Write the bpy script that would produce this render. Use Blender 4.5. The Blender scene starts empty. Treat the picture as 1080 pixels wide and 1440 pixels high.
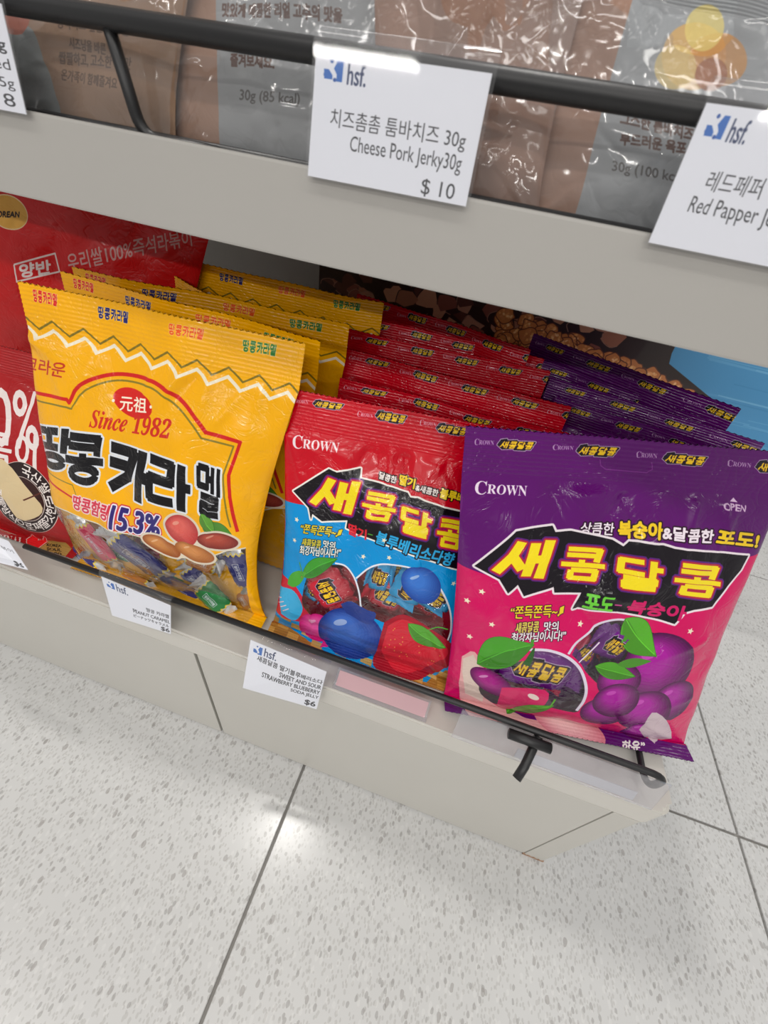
import bpy, bmesh, math, random
import numpy as np
from mathutils import Matrix, Vector

# ------------------------------------------------------------------ camera
scene = bpy.context.scene
CAM_POS = (0.0, 0.0, 0.6336)
FOCAL_PX = 563.7                                   # for a frame 1440 px high
cam_yaw, cam_pitch, cam_roll = math.radians(-9.72), math.radians(41.57), math.radians(10.60)
fw = Vector((math.sin(cam_yaw)*math.cos(cam_pitch), math.cos(cam_yaw)*math.cos(cam_pitch), -math.sin(cam_pitch)))
rt = Vector((math.cos(cam_yaw), -math.sin(cam_yaw), 0.0)); up = rt.cross(fw)
rt2 = rt*math.cos(cam_roll)+up*math.sin(cam_roll); up2 = -rt*math.sin(cam_roll)+up*math.cos(cam_roll)
cd = bpy.data.cameras.new('camera'); cam = bpy.data.objects.new('camera', cd)
scene.collection.objects.link(cam); scene.camera = cam
cd.sensor_fit = 'VERTICAL'; cd.sensor_height = 24.0; cd.lens = FOCAL_PX/1440*24.0
cd.clip_start = 0.01; cd.clip_end = 60
cd.dof.use_dof = True; cd.dof.focus_distance = 0.45; cd.dof.aperture_fstop = 8.0
cam.matrix_world = Matrix(((rt2.x, up2.x, -fw.x, CAM_POS[0]), (rt2.y, up2.y, -fw.y, CAM_POS[1]),
                           (rt2.z, up2.z, -fw.z, CAM_POS[2]), (0, 0, 0, 1)))

# ------------------------------------------------------------------ world, lamps, exposure
world = bpy.data.worlds.new('store_air'); scene.world = world; world.use_nodes = True
world.node_tree.nodes['Background'].inputs[0].default_value = (1.0, 0.985, 0.96, 1)
world.node_tree.nodes['Background'].inputs[1].default_value = 0.44
LAMPS = [(-1.5, -0.75, 2.6, 1.3, .22), (0.25, -0.75, 2.6, 1.3, .22), (2.0, -0.75, 2.6, 1.3, .22),
         (-0.9, 1.9, 2.6, 1.3, .22), (1.3, 1.9, 2.6, 1.3, .22), (-1.0, -2.6, 2.6, 1.3, .22), (1.0, -2.6, 2.6, 1.3, .22), (-2.2, -5.2, 2.6, 1.3, .22), (0.0, -5.2, 2.6, 1.3, .22), (2.4, -5.2, 2.6, 1.3, .22), (-0.34, .60, 2.6, .15, .15)]
for lx, ly, lz, sx, sy in LAMPS:
    ld = bpy.data.lights.new('ceiling_lamp', 'AREA'); ld.shape = 'RECTANGLE'; ld.size = sx; ld.size_y = sy
    ld.energy = 19 if sx < .5 else (66 if ly < -4 else (30 if ly < -2 else 11)); ld.color = (1.0, 0.97, 0.93)
    lo = bpy.data.objects.new('ceiling_lamp', ld); lo.location = (lx, ly, lz); scene.collection.objects.link(lo)
scene.view_settings.view_transform = 'Standard'
scene.view_settings.look = 'None'
scene.view_settings.gamma = 1
scene.view_settings.use_curve_mapping = False
scene.view_settings.exposure = -0.12

# ------------------------------------------------------------------ pouch geometry (pure numpy)
#LIB_BEGIN
def lerp(a, b, t): return a+(b-a)*t
def smooth(t): t = np.clip(t, 0, 1); return t*t*(3-2*t)
def vnoise(x, y, seed, n=64):
    g = np.random.RandomState(seed).rand(n, n)*2-1
    xi = np.floor(x).astype(int); yi = np.floor(y).astype(int); fx = smooth(x-xi); fy = smooth(y-yi)
    a = g[yi % n, xi % n]; b = g[yi % n, (xi+1) % n]; c = g[(yi+1) % n, xi % n]; d = g[(yi+1) % n, (xi+1) % n]
    return lerp(lerp(a, b, fx), lerp(c, d, fx), fy)
class Pouch:
    """A pillow pouch: corners TL TR BL BR in metres, fat = front bulge, seam = bottom seal folded forward over v < seam."""
    def __init__(s, TL, TR, BL, BR, fat=.022, back=.014, seam=.06, head=.88, fold=True, seed=1, wave=.003, curl=0., side=.07, crease=.0018, peak=.7, bow=0.):
        s.TL, s.TR, s.BL, s.BR = [np.array(p, float) for p in (TL, TR, BL, BR)]
        s.fat, s.back, s.seam, s.head, s.fold, s.seed, s.wave, s.curl, s.side, s.crease, s.peak, s.bow = fat, back, seam, head, fold, seed, wave, curl, side, crease, peak, bow
        right = s.TR+s.BR-s.TL-s.BL; upv = s.TL+s.TR-s.BL-s.BR
        s.W = np.linalg.norm(right)/2; s.H = np.linalg.norm(upv)/2
        s.right = right/np.linalg.norm(right)
        N = np.cross(right, upv); s.N = N/np.linalg.norm(N)
        h = s.N*[1, 1, 0]; s.fwd = h/max(1e-6, np.linalg.norm(h))
        r = np.random.RandomState(seed*7+3); s.lines = []
        for k in range(26):
            if k % 3 == 0: c = [(0, s.seam), (1, s.seam), (0, s.head), (1, s.head)][r.randint(4)]; a = (c[0], c[1]); ang = math.atan2(.45-c[1], .5-c[0])+r.randn()*.5; L = r.uniform(.15, .4)
            elif k % 3 == 1: a = (r.uniform(.08, .92), s.head); ang = -math.pi/2+r.randn()*.5; L = r.uniform(.06, .22)
            else: a = (r.uniform(.05, .95), r.uniform(.15, .8)); ang = r.uniform(0, 6.28); L = r.uniform(.08, .25)
            s.lines.append((a[0], a[1], a[0]+L*math.cos(ang), a[1]+L*math.sin(ang), r.uniform(.35, 1)*(1 if r.rand() > .4 else -1), r.uniform(.008, .02)))
    def g(s, v):
        t = np.clip((v-s.seam)/(s.head-s.seam), 0, 1)
        return np.sin(np.pi*t**s.peak)
    def at(s, u, v, face=1, detail=False):
        u = np.asarray(u, float); v = np.asarray(v, float); g = s.g(v)
        uu = (.5+(u-.5)*(1-s.side*g)+s.bow*g)[..., None]
        vs = s.seam if s.fold else 0.
        vv = np.clip((v-vs)/(1-vs), 0, 1)[..., None]
        P = lerp(lerp(s.BL, s.BR, uu), lerp(s.TL, s.TR, uu), vv)
        if s.fold:
            f = np.clip(vs-v, 0, 1)[..., None]*s.H
            P = P+s.fwd*f*.95+np.array([0, 0, .0025])*(f > 0)
        e = np.clip(4*u*(1-u), 0, 1)
        prof = (s.fat if face > 0 else s.back)*g*(e**.55)
        off = prof*face+s.wave*np.sin(u*7+s.seed)*smooth((v-.45)/.4)+s.wave*.7*np.sin(u*13+s.seed*2.3)*smooth((v-.6)/.3)
        off = off+s.curl*smooth((v-s.head)/(1-s.head))**2
        if detail:
            body = smooth((v-s.seam)/.04)*smooth((s.head-v)/.03)
            am = s.crease*(.25+body)*(.4+.6*e)
            d = vnoise(u*5+s.seed, v*6, s.seed)*1.1+vnoise(u*13, v*15+s.seed, s.seed+9)*.45
            for x0, y0, x1, y1, A, w in s.lines:
                dx, dy = x1-x0, y1-y0; L2 = dx*dx+dy*dy
                t = np.clip(((u-x0)*dx+(v-y0)*dy)/L2, 0, 1)
                dist = np.hypot(u-x0-t*dx, v-y0-t*dy)
                d = d+A*1.6*np.exp(-dist/w)*(1-t*.8)*body
            off = off+am*d if face > 0 else off+am*d*(1-1.3*np.clip(g*4, 0, 1))
            # pressed ribs of the seals
            off = off+.00022*np.sin((v-s.head)/(1-s.head)*2*np.pi*11)*(v > s.head+.004)*(v < .995)
            off = off+.0003*np.sin(v/s.seam*2*np.pi*5)*(v < s.seam)
        return P+s.N*off[..., None]
#LIB_END

CORNERS = dict(
    yellow_front=dict(TL=(-0.3494, 0.2502, 0.5240), TR=(-0.1253, 0.2711, 0.5240), BL=(-.352, .196, .2605), BR=(-.135, .204, .2605), seed=3, fat=.024, wave=.002, crease=.0028, side=.02, bow=-.075),
    red_front=dict(TL=(-0.1375, 0.2625, 0.4900), TR=(.080, .302, .490), BL=(-.128, .202, .2605), BR=(.066, .206, .2605), seed=5, fat=.022, wave=.002, crease=.0028),
    purple_front=dict(TL=(0.0009, 0.2359, 0.5130), TR=(0.2357, 0.3285, 0.5130), BL=(.056, .190, .2605), BR=(.280, .222, .2660), seed=8, fat=.024, wave=.001, crease=.0028, side=.03),
    hot_front=dict(TL=(-0.4736, 0.2468, 0.4750), TR=(-0.3584, 0.2571, 0.4550), BL=(-.60, .196, .2605), BR=(-.360, .204, .2605), seed=11, fat=.02),
    hot_back=dict(TL=(-0.4877, 0.3500, 0.5949), TR=(-0.2936, 0.4300, 0.5788), BL=(-0.6292, 0.3300, 0.3547), BR=(-0.3430, 0.4100, 0.3986), seed=12, fat=.012, back=.012, fold=False, wave=.002, seam=.03),
    jerky_one=dict(TL=(-0.2916, 0.2590, 0.7042), TR=(-0.1674, 0.2590, 0.7036), BL=(-0.3636, 0.2500, 0.6037), BR=(-0.1929, 0.2500, 0.6100), seed=21, fat=.006, back=.01, fold=False, seam=.04, crease=.0007),
    jerky_two=dict(TL=(-0.1875, 0.2640, 0.7057), TR=(-0.0836, 0.2640, 0.7015), BL=(-0.2101, 0.2580, 0.6103), BR=(-0.0754, 0.2580, 0.6106), seed=22, fat=.006, back=.01, fold=False, seam=.04, crease=.0007),
    jerky_three=dict(TL=(-0.0924, 0.2590, 0.7012), TR=(-0.0062, 0.2590, 0.6972), BL=(-0.0820, 0.2500, 0.6108), BR=(0.0079, 0.2500, 0.6101), seed=23, fat=.006, back=.01, fold=False, seam=.04, crease=.0007),
    jerky_four=dict(TL=(-0.0182, 0.2640, 0.7008), TR=(0.0803, 0.2640, 0.6984), BL=(-0.0041, 0.2580, 0.6097), BR=(0.1119, 0.2580, 0.6103), seed=24, fat=.006, back=.01, fold=False, seam=.04, crease=.0007),
)

# ------------------------------------------------------------------ print shop: flat artwork computed as pixels
_tc = {}
def glyphs(s):
    if s not in _tc:
        c = bpy.data.curves.new('txt', 'FONT'); c.body = s; c.resolution_u = 3
        o = bpy.data.objects.new('txt', c); m = o.to_mesh(); m.calc_loop_triangles()
        v = np.zeros(len(m.vertices)*3); m.vertices.foreach_get('co', v); v = v.reshape(-1, 3)[:, :2]
        t = np.zeros(len(m.loop_triangles)*3, int); m.loop_triangles.foreach_get('vertices', t)
        T = v[t].reshape(-1, 3, 2)
        a = (T[:, 1, 0]-T[:, 0, 0])*(T[:, 2, 1]-T[:, 0, 1])-(T[:, 2, 0]-T[:, 0, 0])*(T[:, 1, 1]-T[:, 0, 1])
        T[a < 0] = T[a < 0][:, ::-1]
        T = T-T.reshape(-1, 2).min(0); T = T/T.reshape(-1, 2).max(0)
        o.to_mesh_clear(); bpy.data.objects.remove(o); bpy.data.curves.remove(c)
        _tc[s] = T
    return _tc[s]
def shift_max(m, pts):
    out = m.copy(); H, W = m.shape
    for dx, dy in pts:
        out[max(0, dy):H+min(0, dy), max(0, dx):W+min(0, dx)] = np.maximum(out[max(0, dy):H+min(0, dy), max(0, dx):W+min(0, dx)], m[max(0, -dy):H+min(0, -dy), max(0, -dx):W+min(0, -dx)])
    return out
def dilate(m, r):
    for i in range(int(round(r))):
        m = shift_max(m, [(1, 0), (-1, 0), (0, 1), (0, -1)] if i % 5 in (0, 2, 4) else [(1, 0), (-1, 0), (0, 1), (0, -1), (1, 1), (-1, 1), (1, -1), (-1, -1)])
    return m
def rgb(c):
    if isinstance(c, str): return np.array([int(c[i:i+2], 16)/255 for i in (0, 2, 4)])
    return np.array(c[:3], float)
class Art:
    def __init__(s, W, H, bg):
        s.W, s.H = W, H; s.rgb = np.empty((H, W, 3)); s.rgb[:] = rgb(bg); s.a = np.ones((H, W))
    def cov(s, polys, pad=2):
        E = []
        for P in polys:
            P = np.asarray(P, float)*[s.W, s.H]
            a = np.sum(P[:, 0]*np.roll(P[:, 1], -1)-np.roll(P[:, 0], -1)*P[:, 1])
            if a < 0: P = P[::-1]
            E.append(np.hstack([P, np.roll(P, -1, 0)]))
        E = np.vstack(E); xs = E[:, [0, 2]]; ys = E[:, [1, 3]]
        x0 = max(0, int(xs.min())-pad); x1 = min(s.W, int(xs.max())+pad+2); y0 = max(0, int(ys.min())-pad); y1 = min(s.H, int(ys.max())+pad+2)
        if x1 <= x0 or y1 <= y0: return None
        w, h = x1-x0, y1-y0; S = 3
        X0, Y0, X1, Y1 = E[:, 0]-x0, (E[:, 1]-y0)*S, E[:, 2]-x0, (E[:, 3]-y0)*S
        sg = np.sign(Y1-Y0); k0 = np.ceil(np.clip(np.minimum(Y0, Y1), 0, h*S)-.5).astype(int); k1 = np.ceil(np.clip(np.maximum(Y0, Y1), 0, h*S)-.5).astype(int)
        k0 = np.maximum(k0, 0); n = np.maximum(0, k1-k0); idx = np.repeat(np.arange(len(E)), n)
        acc = np.zeros((h*S, w+2))
        if len(idx):
            row = np.arange(len(idx))-np.repeat(np.cumsum(n)-n, n)+k0[idx]
            ok = row < h*S; idx = idx[ok]; row = row[ok]
            x = X0[idx]+(row+.5-Y0[idx])*(X1[idx]-X0[idx])/(Y1[idx]-Y0[idx]); x = np.clip(x, 0, w)
            xi = x.astype(int); f = x-xi
            np.add.at(acc, (row, xi), sg[idx]*(1-f)); np.add.at(acc, (row, xi+1), sg[idx]*f)
        m = np.clip(np.abs(np.cumsum(acc, 1)[:, :w]), 0, 1).reshape(h, S, w).mean(1)
        return m, x0, y0
    def put(s, mk, c, op=1.):
        if mk is None: return
        m, x0, y0 = mk; h, w = m.shape; m = (m*op)[..., None]
        r = s.rgb[y0:y0+h, x0:x0+w]; r[:] = r*(1-m)+rgb(c)*m
    def cut(s, mk, alpha=0.):
        m, x0, y0 = mk; h, w = m.shape; r = s.a[y0:y0+h, x0:x0+w]; r[:] = r*(1-m)+alpha*m
    def solid(s, mk):
        if mk is None: return
        m, x0, y0 = mk; h, w = m.shape; r = s.a[y0:y0+h, x0:x0+w]; r[:] = np.maximum(r, m)
    def grow(s, mk, r):
        m, x0, y0 = mk; return dilate(m, r), x0, y0
    def shape(s, polys, c, outline=(), bold=0, op=1., film=False):
        R = int(max([0]+[r for r, _ in outline])+bold+3)
        mk = s.cov(polys, R)
        if mk is None: return
        if bold: mk = s.grow(mk, bold)
        for r, oc in sorted(outline, key=lambda q: -q[0]):
            gk = s.grow(mk, r); s.put(gk, oc)
            if film: s.solid(gk)
        s.put(mk, c, op)
        if film: s.solid(mk)
    def text(s, t, p0, p1, p2, c, **k):
        p0, p1, p2 = map(np.array, (p0, p1, p2)); T = glyphs(t)
        s.shape(list(p0+T[..., :1]*(p1-p0)+T[..., 1:]*(p2-p0)), c, **k)
    def logo(s, t, p0, p1, p2, c, weight=.17, gap=.06, **k):
        p0, p1, p2 = map(np.array, (p0, p1, p2)); n = len(t); P = []
        for i, ch in enumerate(t):
            for q in stroke_glyph(ch, weight):
                q = np.array(q); x = (i+q[:, :1]*(1-gap))/(n-gap)
                P.append(p0+x*(p1-p0)+q[:, 1:]*(p2-p0))
        s.shape(P, c, **k)
    def line(s, pts, wpx, c, close=False, **k):
        s.shape(stroke([(p[0]*s.W, p[1]*s.H) for p in (list(pts)+([pts[0]] if close else []))], wpx, 1/s.W, 1/s.H), c, **k)
    def ell(s, p, rx, ry, c, rot=0., **k):
        t = np.linspace(0, 2*np.pi, 40)[:-1]; x = rx*np.cos(t); y = ry*np.sin(t)
        s.shape([np.c_[(p[0]*s.W+x*math.cos(rot)-y*math.sin(rot))/s.W, (p[1]*s.H+x*math.sin(rot)+y*math.cos(rot))/s.H]], c, **k)
    def shade_noise(s, amt, sc, seed=1):
        y, x = np.mgrid[0:s.H, 0:s.W]; s.rgb *= (1+amt*vnoise(x/sc, y/sc, seed))[..., None]
    def image(s, name):
        im = bpy.data.images.new(name, s.W, s.H, alpha=True)
        px = np.empty((s.H, s.W, 4), np.float32); px[..., :3] = np.clip(s.rgb, 0, 1); px[..., 3] = s.a
        im.pixels.foreach_set(px.ravel()); im.update(); im.pack(); return im
def stroke(pts, w, sx=1., sy=1.):
    out = []; pts = [np.array(p, float) for p in pts]; n = len(pts)
    for i in range(n-1):
        a, b = pts[i], pts[i+1]; d = b-a; L = np.linalg.norm(d)
        if L < 1e-9: continue
        d = d/L; m = np.array([-d[1], d[0]])*w/2
        e0 = d*w/2*.55*(i > 0); e1 = d*w/2*.55*(i < n-2)
        out.append(np.array([a-e0+m, a-e0-m, b+e1-m, b+e1+m])*[sx, sy])
    return out
def ring(cx, cy, rx, ry, w):
    t = np.linspace(0, 2*np.pi, 21); return [(cx+(rx)*math.cos(a), cy+ry*math.sin(a)) for a in t]
_R = [(.15, .34), (.85, .34), (.85, .18), (.18, .18), (.18, .02), (.9, .02)]
SG = {'새': [[(.36, .98), (.24, .60), (-.02, .12)], [(.26, .56), (.50, .22)], [(.66, .93), (.62, .02)], [(.94, 1), (.90, -.04)], [(.64, .5), (.92, .5)]],
      '콤': [[(.12, .95), (.86, .95), (.80, .56)], [(.1, .76), (.82, .76)], [(.46, .62), (.46, .46)], [(-.02, .45), (1, .45)], [(.22, .28), (.80, .28), (.76, .02), (.2, .02), (.22, .28)]],
      '달': [[(.58, .93), (.10, .93), (.08, .52), (.60, .52)], [(.80, 1), (.78, .42)], [(.8, .72), (1.02, .72)], _R],
      '땅': [[(.34, .92), (.06, .92), (.06, .52), (.36, .52)], [(.66, .92), (.42, .92), (.42, .52), (.68, .52)], [(.84, 1), (.84, .40)], [(.84, .7), (1.0, .7)], ring(.5, .16, .32, .14, 0)],
      '콩': [[(.12, .95), (.88, .95), (.84, .58)], [(.1, .76), (.84, .76)], [(.5, .62), (.5, .48)], [(0, .46), (1, .46)], ring(.5, .16, .34, .15, 0)],
      '카': [[(.06, .90), (.62, .90), (.5, .4), (.06, .06)], [(.04, .60), (.54, .60)], [(.82, 1), (.82, -.02)], [(.84, .52), (1.05, .52)]],
      '라': [[(.02, .90), (.58, .90), (.58, .54), (.06, .54), (.06, .10), (.64, .12)], [(.84, 1), (.84, -.02)], [(.84, .52), (1.05, .52)]],
      '멜': [[(.06, .92), (.42, .92), (.42, .54), (.06, .54), (.06, .92)], [(.64, .98), (.64, .44)], [(.90, 1), (.90, .42)], [(.44, .72), (.64, .72)], _R]}
def stroke_glyph(ch, w):
    out = []
    for st in SG[ch]: out += stroke([(x*.9+.05, y*.9+.05) for x, y in st], w)
    return out
GW = {'땅': .16, '콩': .145, '카': .19, '라': .18, '멜': .125, '새': .19, '콤': .135, '달': .15}
def star(A, p, r, c='f0e6c8'):
    A.shape([[(p[0]+r*(1 if i % 2 == 0 else .45)*math.sin(i*math.pi/5+.2)/A.W, p[1]+r*(1 if i % 2 == 0 else .45)*math.cos(i*math.pi/5+.2)/A.H) for i in range(10)]], c)
def leafp(a, b, w, bend=0.):
    a, b = np.array(a), np.array(b); d = b-a; n = np.array([-d[1], d[0]]); L = []
    for t in np.linspace(0, 1, 13): L.append(a+d*t+n*(w*math.sin(math.pi*t**.8)+bend*math.sin(math.pi*t)))
    for t in np.linspace(1, 0, 13): L.append(a+d*t+n*(-w*math.sin(math.pi*t**.8)+bend*math.sin(math.pi*t)))
    return [L]
def curve(pts, n=10):
    P = [np.array(p, float) for p in pts]; P = [2*P[0]-P[1]]+P+[2*P[-1]-P[-2]]; out = []
    for i in range(1, len(P)-2):
        for t in np.linspace(0, 1, n)[:-1]:
            a, b, c, d = P[i-1:i+3]; out.append(.5*((2*b)+(-a+c)*t+(2*a-5*b+4*c-d)*t*t+(-a+3*b-3*c+d)*t**3))
    return out+[P[-2]]
def fruit(A, p, r, c, dark, asp=1.):
    A.ell(p, r, r*asp, dark); A.ell((p[0]-.06*r/A.W, p[1]+.08*r/A.H), r*.90, r*asp*.88, c)
def ball(A, p, rx, ry, dark, light, rot=0., film=True, shine='ffffff'):
    d, l = rgb(dark), rgb(light)
    for i in range(9):
        t = i/8; A.ell((p[0]-.22*t*rx/A.W, p[1]+.25*t*ry/A.H), rx*(1-.62*t), ry*(1-.62*t), tuple(d+(l-d)*t**.8), rot=rot, film=film, op=1 if i == 0 else .8)
    A.ell((p[0]-.38*rx/A.W, p[1]+.42*ry/A.H), rx*.2, ry*.11, shine, rot=.5, op=.45)
def leaf(A, a, b, w, bend, c, dk='2f6a20'):
    A.shape(leafp(a, b, w, bend), c, outline=[(2, dk)], film=True); a, b = np.array(a), np.array(b); d = b-a; n_ = np.array([-d[1], d[0]])
    A.shape(leafp(a, b, w*.5, bend-w*.45), tuple(rgb(c)*.8), op=.8); A.line([a+d*t+n_*bend*math.sin(math.pi*t) for t in np.linspace(.03, .95, 10)], 3, tuple(np.minimum(1, rgb(c)*1.25)))
SER = {'C': '𝐂', 'R': '𝐑', 'O': '𝐎', 'W': '𝐖', 'N': '𝐍'}
def crown(A, p0, p1, p2, c='e8dde6', op=1.):
    p0, p1, p2 = map(np.array, (p0, p1, p2)); d = p1-p0; h = p2-p0
    A.text('𝐂', p0-h*.12, p0+d*.22-h*.12, p2+h*.05, c, op=op); A.text('𝐑𝐎𝐖𝐍', p0+d*.235, p1, p0+d*.235+h*.82, c, op=op)
def mini(A, p0, p1, p2, big=1.):
    """small repeat of the wordmark: yellow letters on a black jagged plate"""
    p0, p1, p2 = map(np.array, (p0, p1, p2)); d = p1-p0; h = p2-p0
    zz = [(-.06, .4), (.02, 1.1), (.2, 1.25), (.22, 1.05), (.5, 1.12), (.52, .98), (.98, 1.0), (1.05, .95), (.94, -.12), (.8, -.1), (.78, -.22), (.45, -.2), (.43, -.05), (.1, -.15), (.05, 0.02)]
    P = [[p0+d*x+h*y for x, y in zz]]
    A.shape(P, '17101c', outline=[(1.6*big, 'b9a2bd')], film=True)
    A.logo('새콤달콤', p0+d*.02, p0+d*.97, p0+d*.06+h*.95, 'f2c81e', weight=.15, outline=[(1*big, '5a1a2c')])

def art_yellow():
    A = Art(1080, 1300, 'f6b000')
    for k in range(-1, 8):                                            # header wordmarks in four colours
        c = ['d8261c', '23246e', 'ee5a1e', '2f7a30'][(k+4) % 4]
    for (q0, q1, q2), c in ((((0.0441, 0.9556), (0.1278, 0.9557), (0.0515, 0.9871)), 'd8261c'), (((0.2640, 0.9478), (0.3774, 0.9509), (0.2697, 0.9781)), '23246e'), (((0.5376, 0.9498), (0.6603, 0.9548), (0.5418, 0.9779)), 'ee5a1e'), (((0.7920, 0.9469), (0.9068, 0.9527), (0.7919, 0.9764)), '2f7a30')):
        A.logo('땅콩카라멜', q0, q1, q2, c, weight=.16, outline=[(1, 'f6dfa0')])
    za, zb = np.array((-0.0646, 0.9008)), np.array((0.9648, 0.8768)); n = 19
    zz = [tuple(za+(zb-za)*(i/n)+np.array([0, .017 if i % 2 else -.012])) for i in range(-1, n+2)]
    A.line([(x, y-.024) for x, y in zz], 12, 'efe6cf'); A.line(zz, 7, '7d6d1c')
    A.text('크라운', (-0.0393, 0.7593), (0.1492, 0.7704), (-0.0218, 0.8036), 'c2341c', bold=1)
    top = curve([(0.1785, 0.7031), (0.2064, 0.7516), (0.2643, 0.7875), (0.3439, 0.8130), (0.4468, 0.8218), (0.5439, 0.8123), (0.6240, 0.7851), (0.6894, 0.7479), (0.7314, 0.7180)], 6)
    A.line([(-0.0956, 0.6932), (0.0465, 0.7034), (0.1680, 0.7117)]+top+[(0.8596, 0.7093), (0.8527, 0.6075), (0.8724, 0.5354), (0.9265, 0.4199)], 14, 'd01f1c')
    ol = curve([(0.1932, 0.6889), (0.2212, 0.7357), (0.2770, 0.7717), (0.3492, 0.7963), (0.4469, 0.8043), (0.5383, 0.7957), (0.6140, 0.7674), (0.6792, 0.7320), (0.7219, 0.6998)], 6)
    A.line([(-0.0883, 0.6721), (0.0443, 0.6789), (0.1679, 0.6884)]+ol+[(0.8396, 0.6935), (0.8325, 0.6045), (0.8517, 0.5326), (0.8979, 0.4333)], 7, '8a7a25')
    A.line([(-0.0229, 0.4396), (0.1027, 0.4402), (0.1978, 0.4417), (0.2223, 0.4020)], 5, '8a7a25'); A.line([(-0.0363, 0.4179), (0.0822, 0.4076), (0.1964, 0.3947)], 10, 'd01f1c')
    A.ell((0.4325, 0.7479), 92, 49, 'd42019', rot=-.14)
    A.text('元祖', (0.3836, 0.7182), (0.4952, 0.7315), (0.3736, 0.7589), 'fbeed8', bold=1); A.ell((0.3519, 0.7408), 6, 6, 'fbeed8'); A.ell((0.5092, 0.7524), 6, 6, 'fbeed8')
    A.text('𝑺𝒊𝒏𝒄𝒆 𝟏𝟗𝟖𝟐', (0.2742, 0.6491), (0.6032, 0.6790), (0.2738, 0.7039), 'cf2a1a', bold=1)
    ch = [('땅', (-0.0429, 0.4434), (0.1948, 0.4857), (-0.0248, 0.5946)), ('콩', (0.1575, 0.4459), (0.3463, 0.4689), (0.1620, 0.6175)), ('카', (0.3599, 0.4573), (0.5603, 0.4522), (0.3515, 0.6322)), ('라', (0.5588, 0.4715), (0.7383, 0.4562), (0.5297, 0.6308)), ('멜', (0.7593, 0.4697), (0.8620, 0.4549), (0.7199, 0.6396))]
    for g, a, b, c in ch: A.logo(g, a, b, c, '000000', weight=GW[g], outline=[(9, 'dfe3ea')])
    for g, a, b, c in ch: A.logo(g, a, b, c, '0d0b10', weight=GW[g], outline=[(1, '0d0b10')])
    A.text('땅콩함량', (0.1839, 0.3532), (0.3775, 0.3608), (0.2040, 0.4100), 'd5314a', bold=2, outline=[(5, 'f3d6d8')])
    A.text('15.3%', (0.3859, 0.3354), (0.5988, 0.3452), (0.4060, 0.4205), '2b1d72', bold=4, outline=[(11, 'd0323a'), (6, 'eee4ee')])
    # clear window at the foot with the candies showing
    win = [(-0.0165, 0.3044), (0.1377, 0.3274), (0.3548, 0.3270), (0.5450, 0.3302), (0.6045, 0.3008), (0.6471, 0.2745), (0.7384, 0.2878), (0.7935, 0.3212), (0.8376, 0.3165), (0.8894, 0.3429), (0.9639, 0.3610), (0.9713, 0.2740), (0.9605, 0.1495), (0.9234, 0.0090), (0.7935, -0.0431), (0.4565, -0.0713), (0.1272, -0.0750), (-0.1073, -0.0367)]
    A.cut(A.cov([win])); A.line(win[:11], 6, 'dcd9c8', film=True)
    # peanuts and leaves
    leaf(A, (0.7874, 0.4288), (0.9255, 0.3821), .24, .0, '4a8a2c'); leaf(A, (0.7821, 0.4684), (0.8357, 0.3994), .28, .0, '5fa033')
    for p, rx, ry, rot, c in (((0.7055, 0.3912), 72, 80, .5, 'e2665c'), ((0.6097, 0.3107), 92, 44, -.3, 'c9713a'), ((0.7539, 0.3143), 96, 44, -.15, 'cf7c42'), ((0.8515, 0.3745), 92, 40, .05, 'b04a3c')):
        A.ell(p, rx+9, ry+9, 'dcd0bc', rot=rot, film=True); 
    for p, rx, ry, rot, c, d in (((0.8515, 0.3745), 90, 39, .05, 'b4503f', '7d2c26'), ((0.7055, 0.3912), 70, 78, .5, 'e2665c', 'b53a3a'), ((0.6097, 0.3107), 90, 43, -.3, 'd08a4a', '9a5328'), ((0.7539, 0.3143), 94, 43, -.15, 'd58e50', 'a3602f')):
        ball(A, p, rx, ry, d, c, rot=rot, shine='f6d8b8')
    A.shape([[(1.0307, 0.4479), (1.0194, 0.3420), (1.0237, 0.2706), (1.0545, 0.2724), (1.0688, 0.3682)]], 'e9d37a', outline=[(1, '4a3c10')])
    for i in range(7): A.line([(1.0331-0.0022*i, 0.2963+0.0194*i), (1.0600-0.0025*i, 0.3001+0.0193*i)], 2, '6b5a22')
    A.text('양반', [0.44,.002], [.56,.002], [.44,.03], 'f7b50c')
    A.shade_noise(.02, 90); return A

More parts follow.
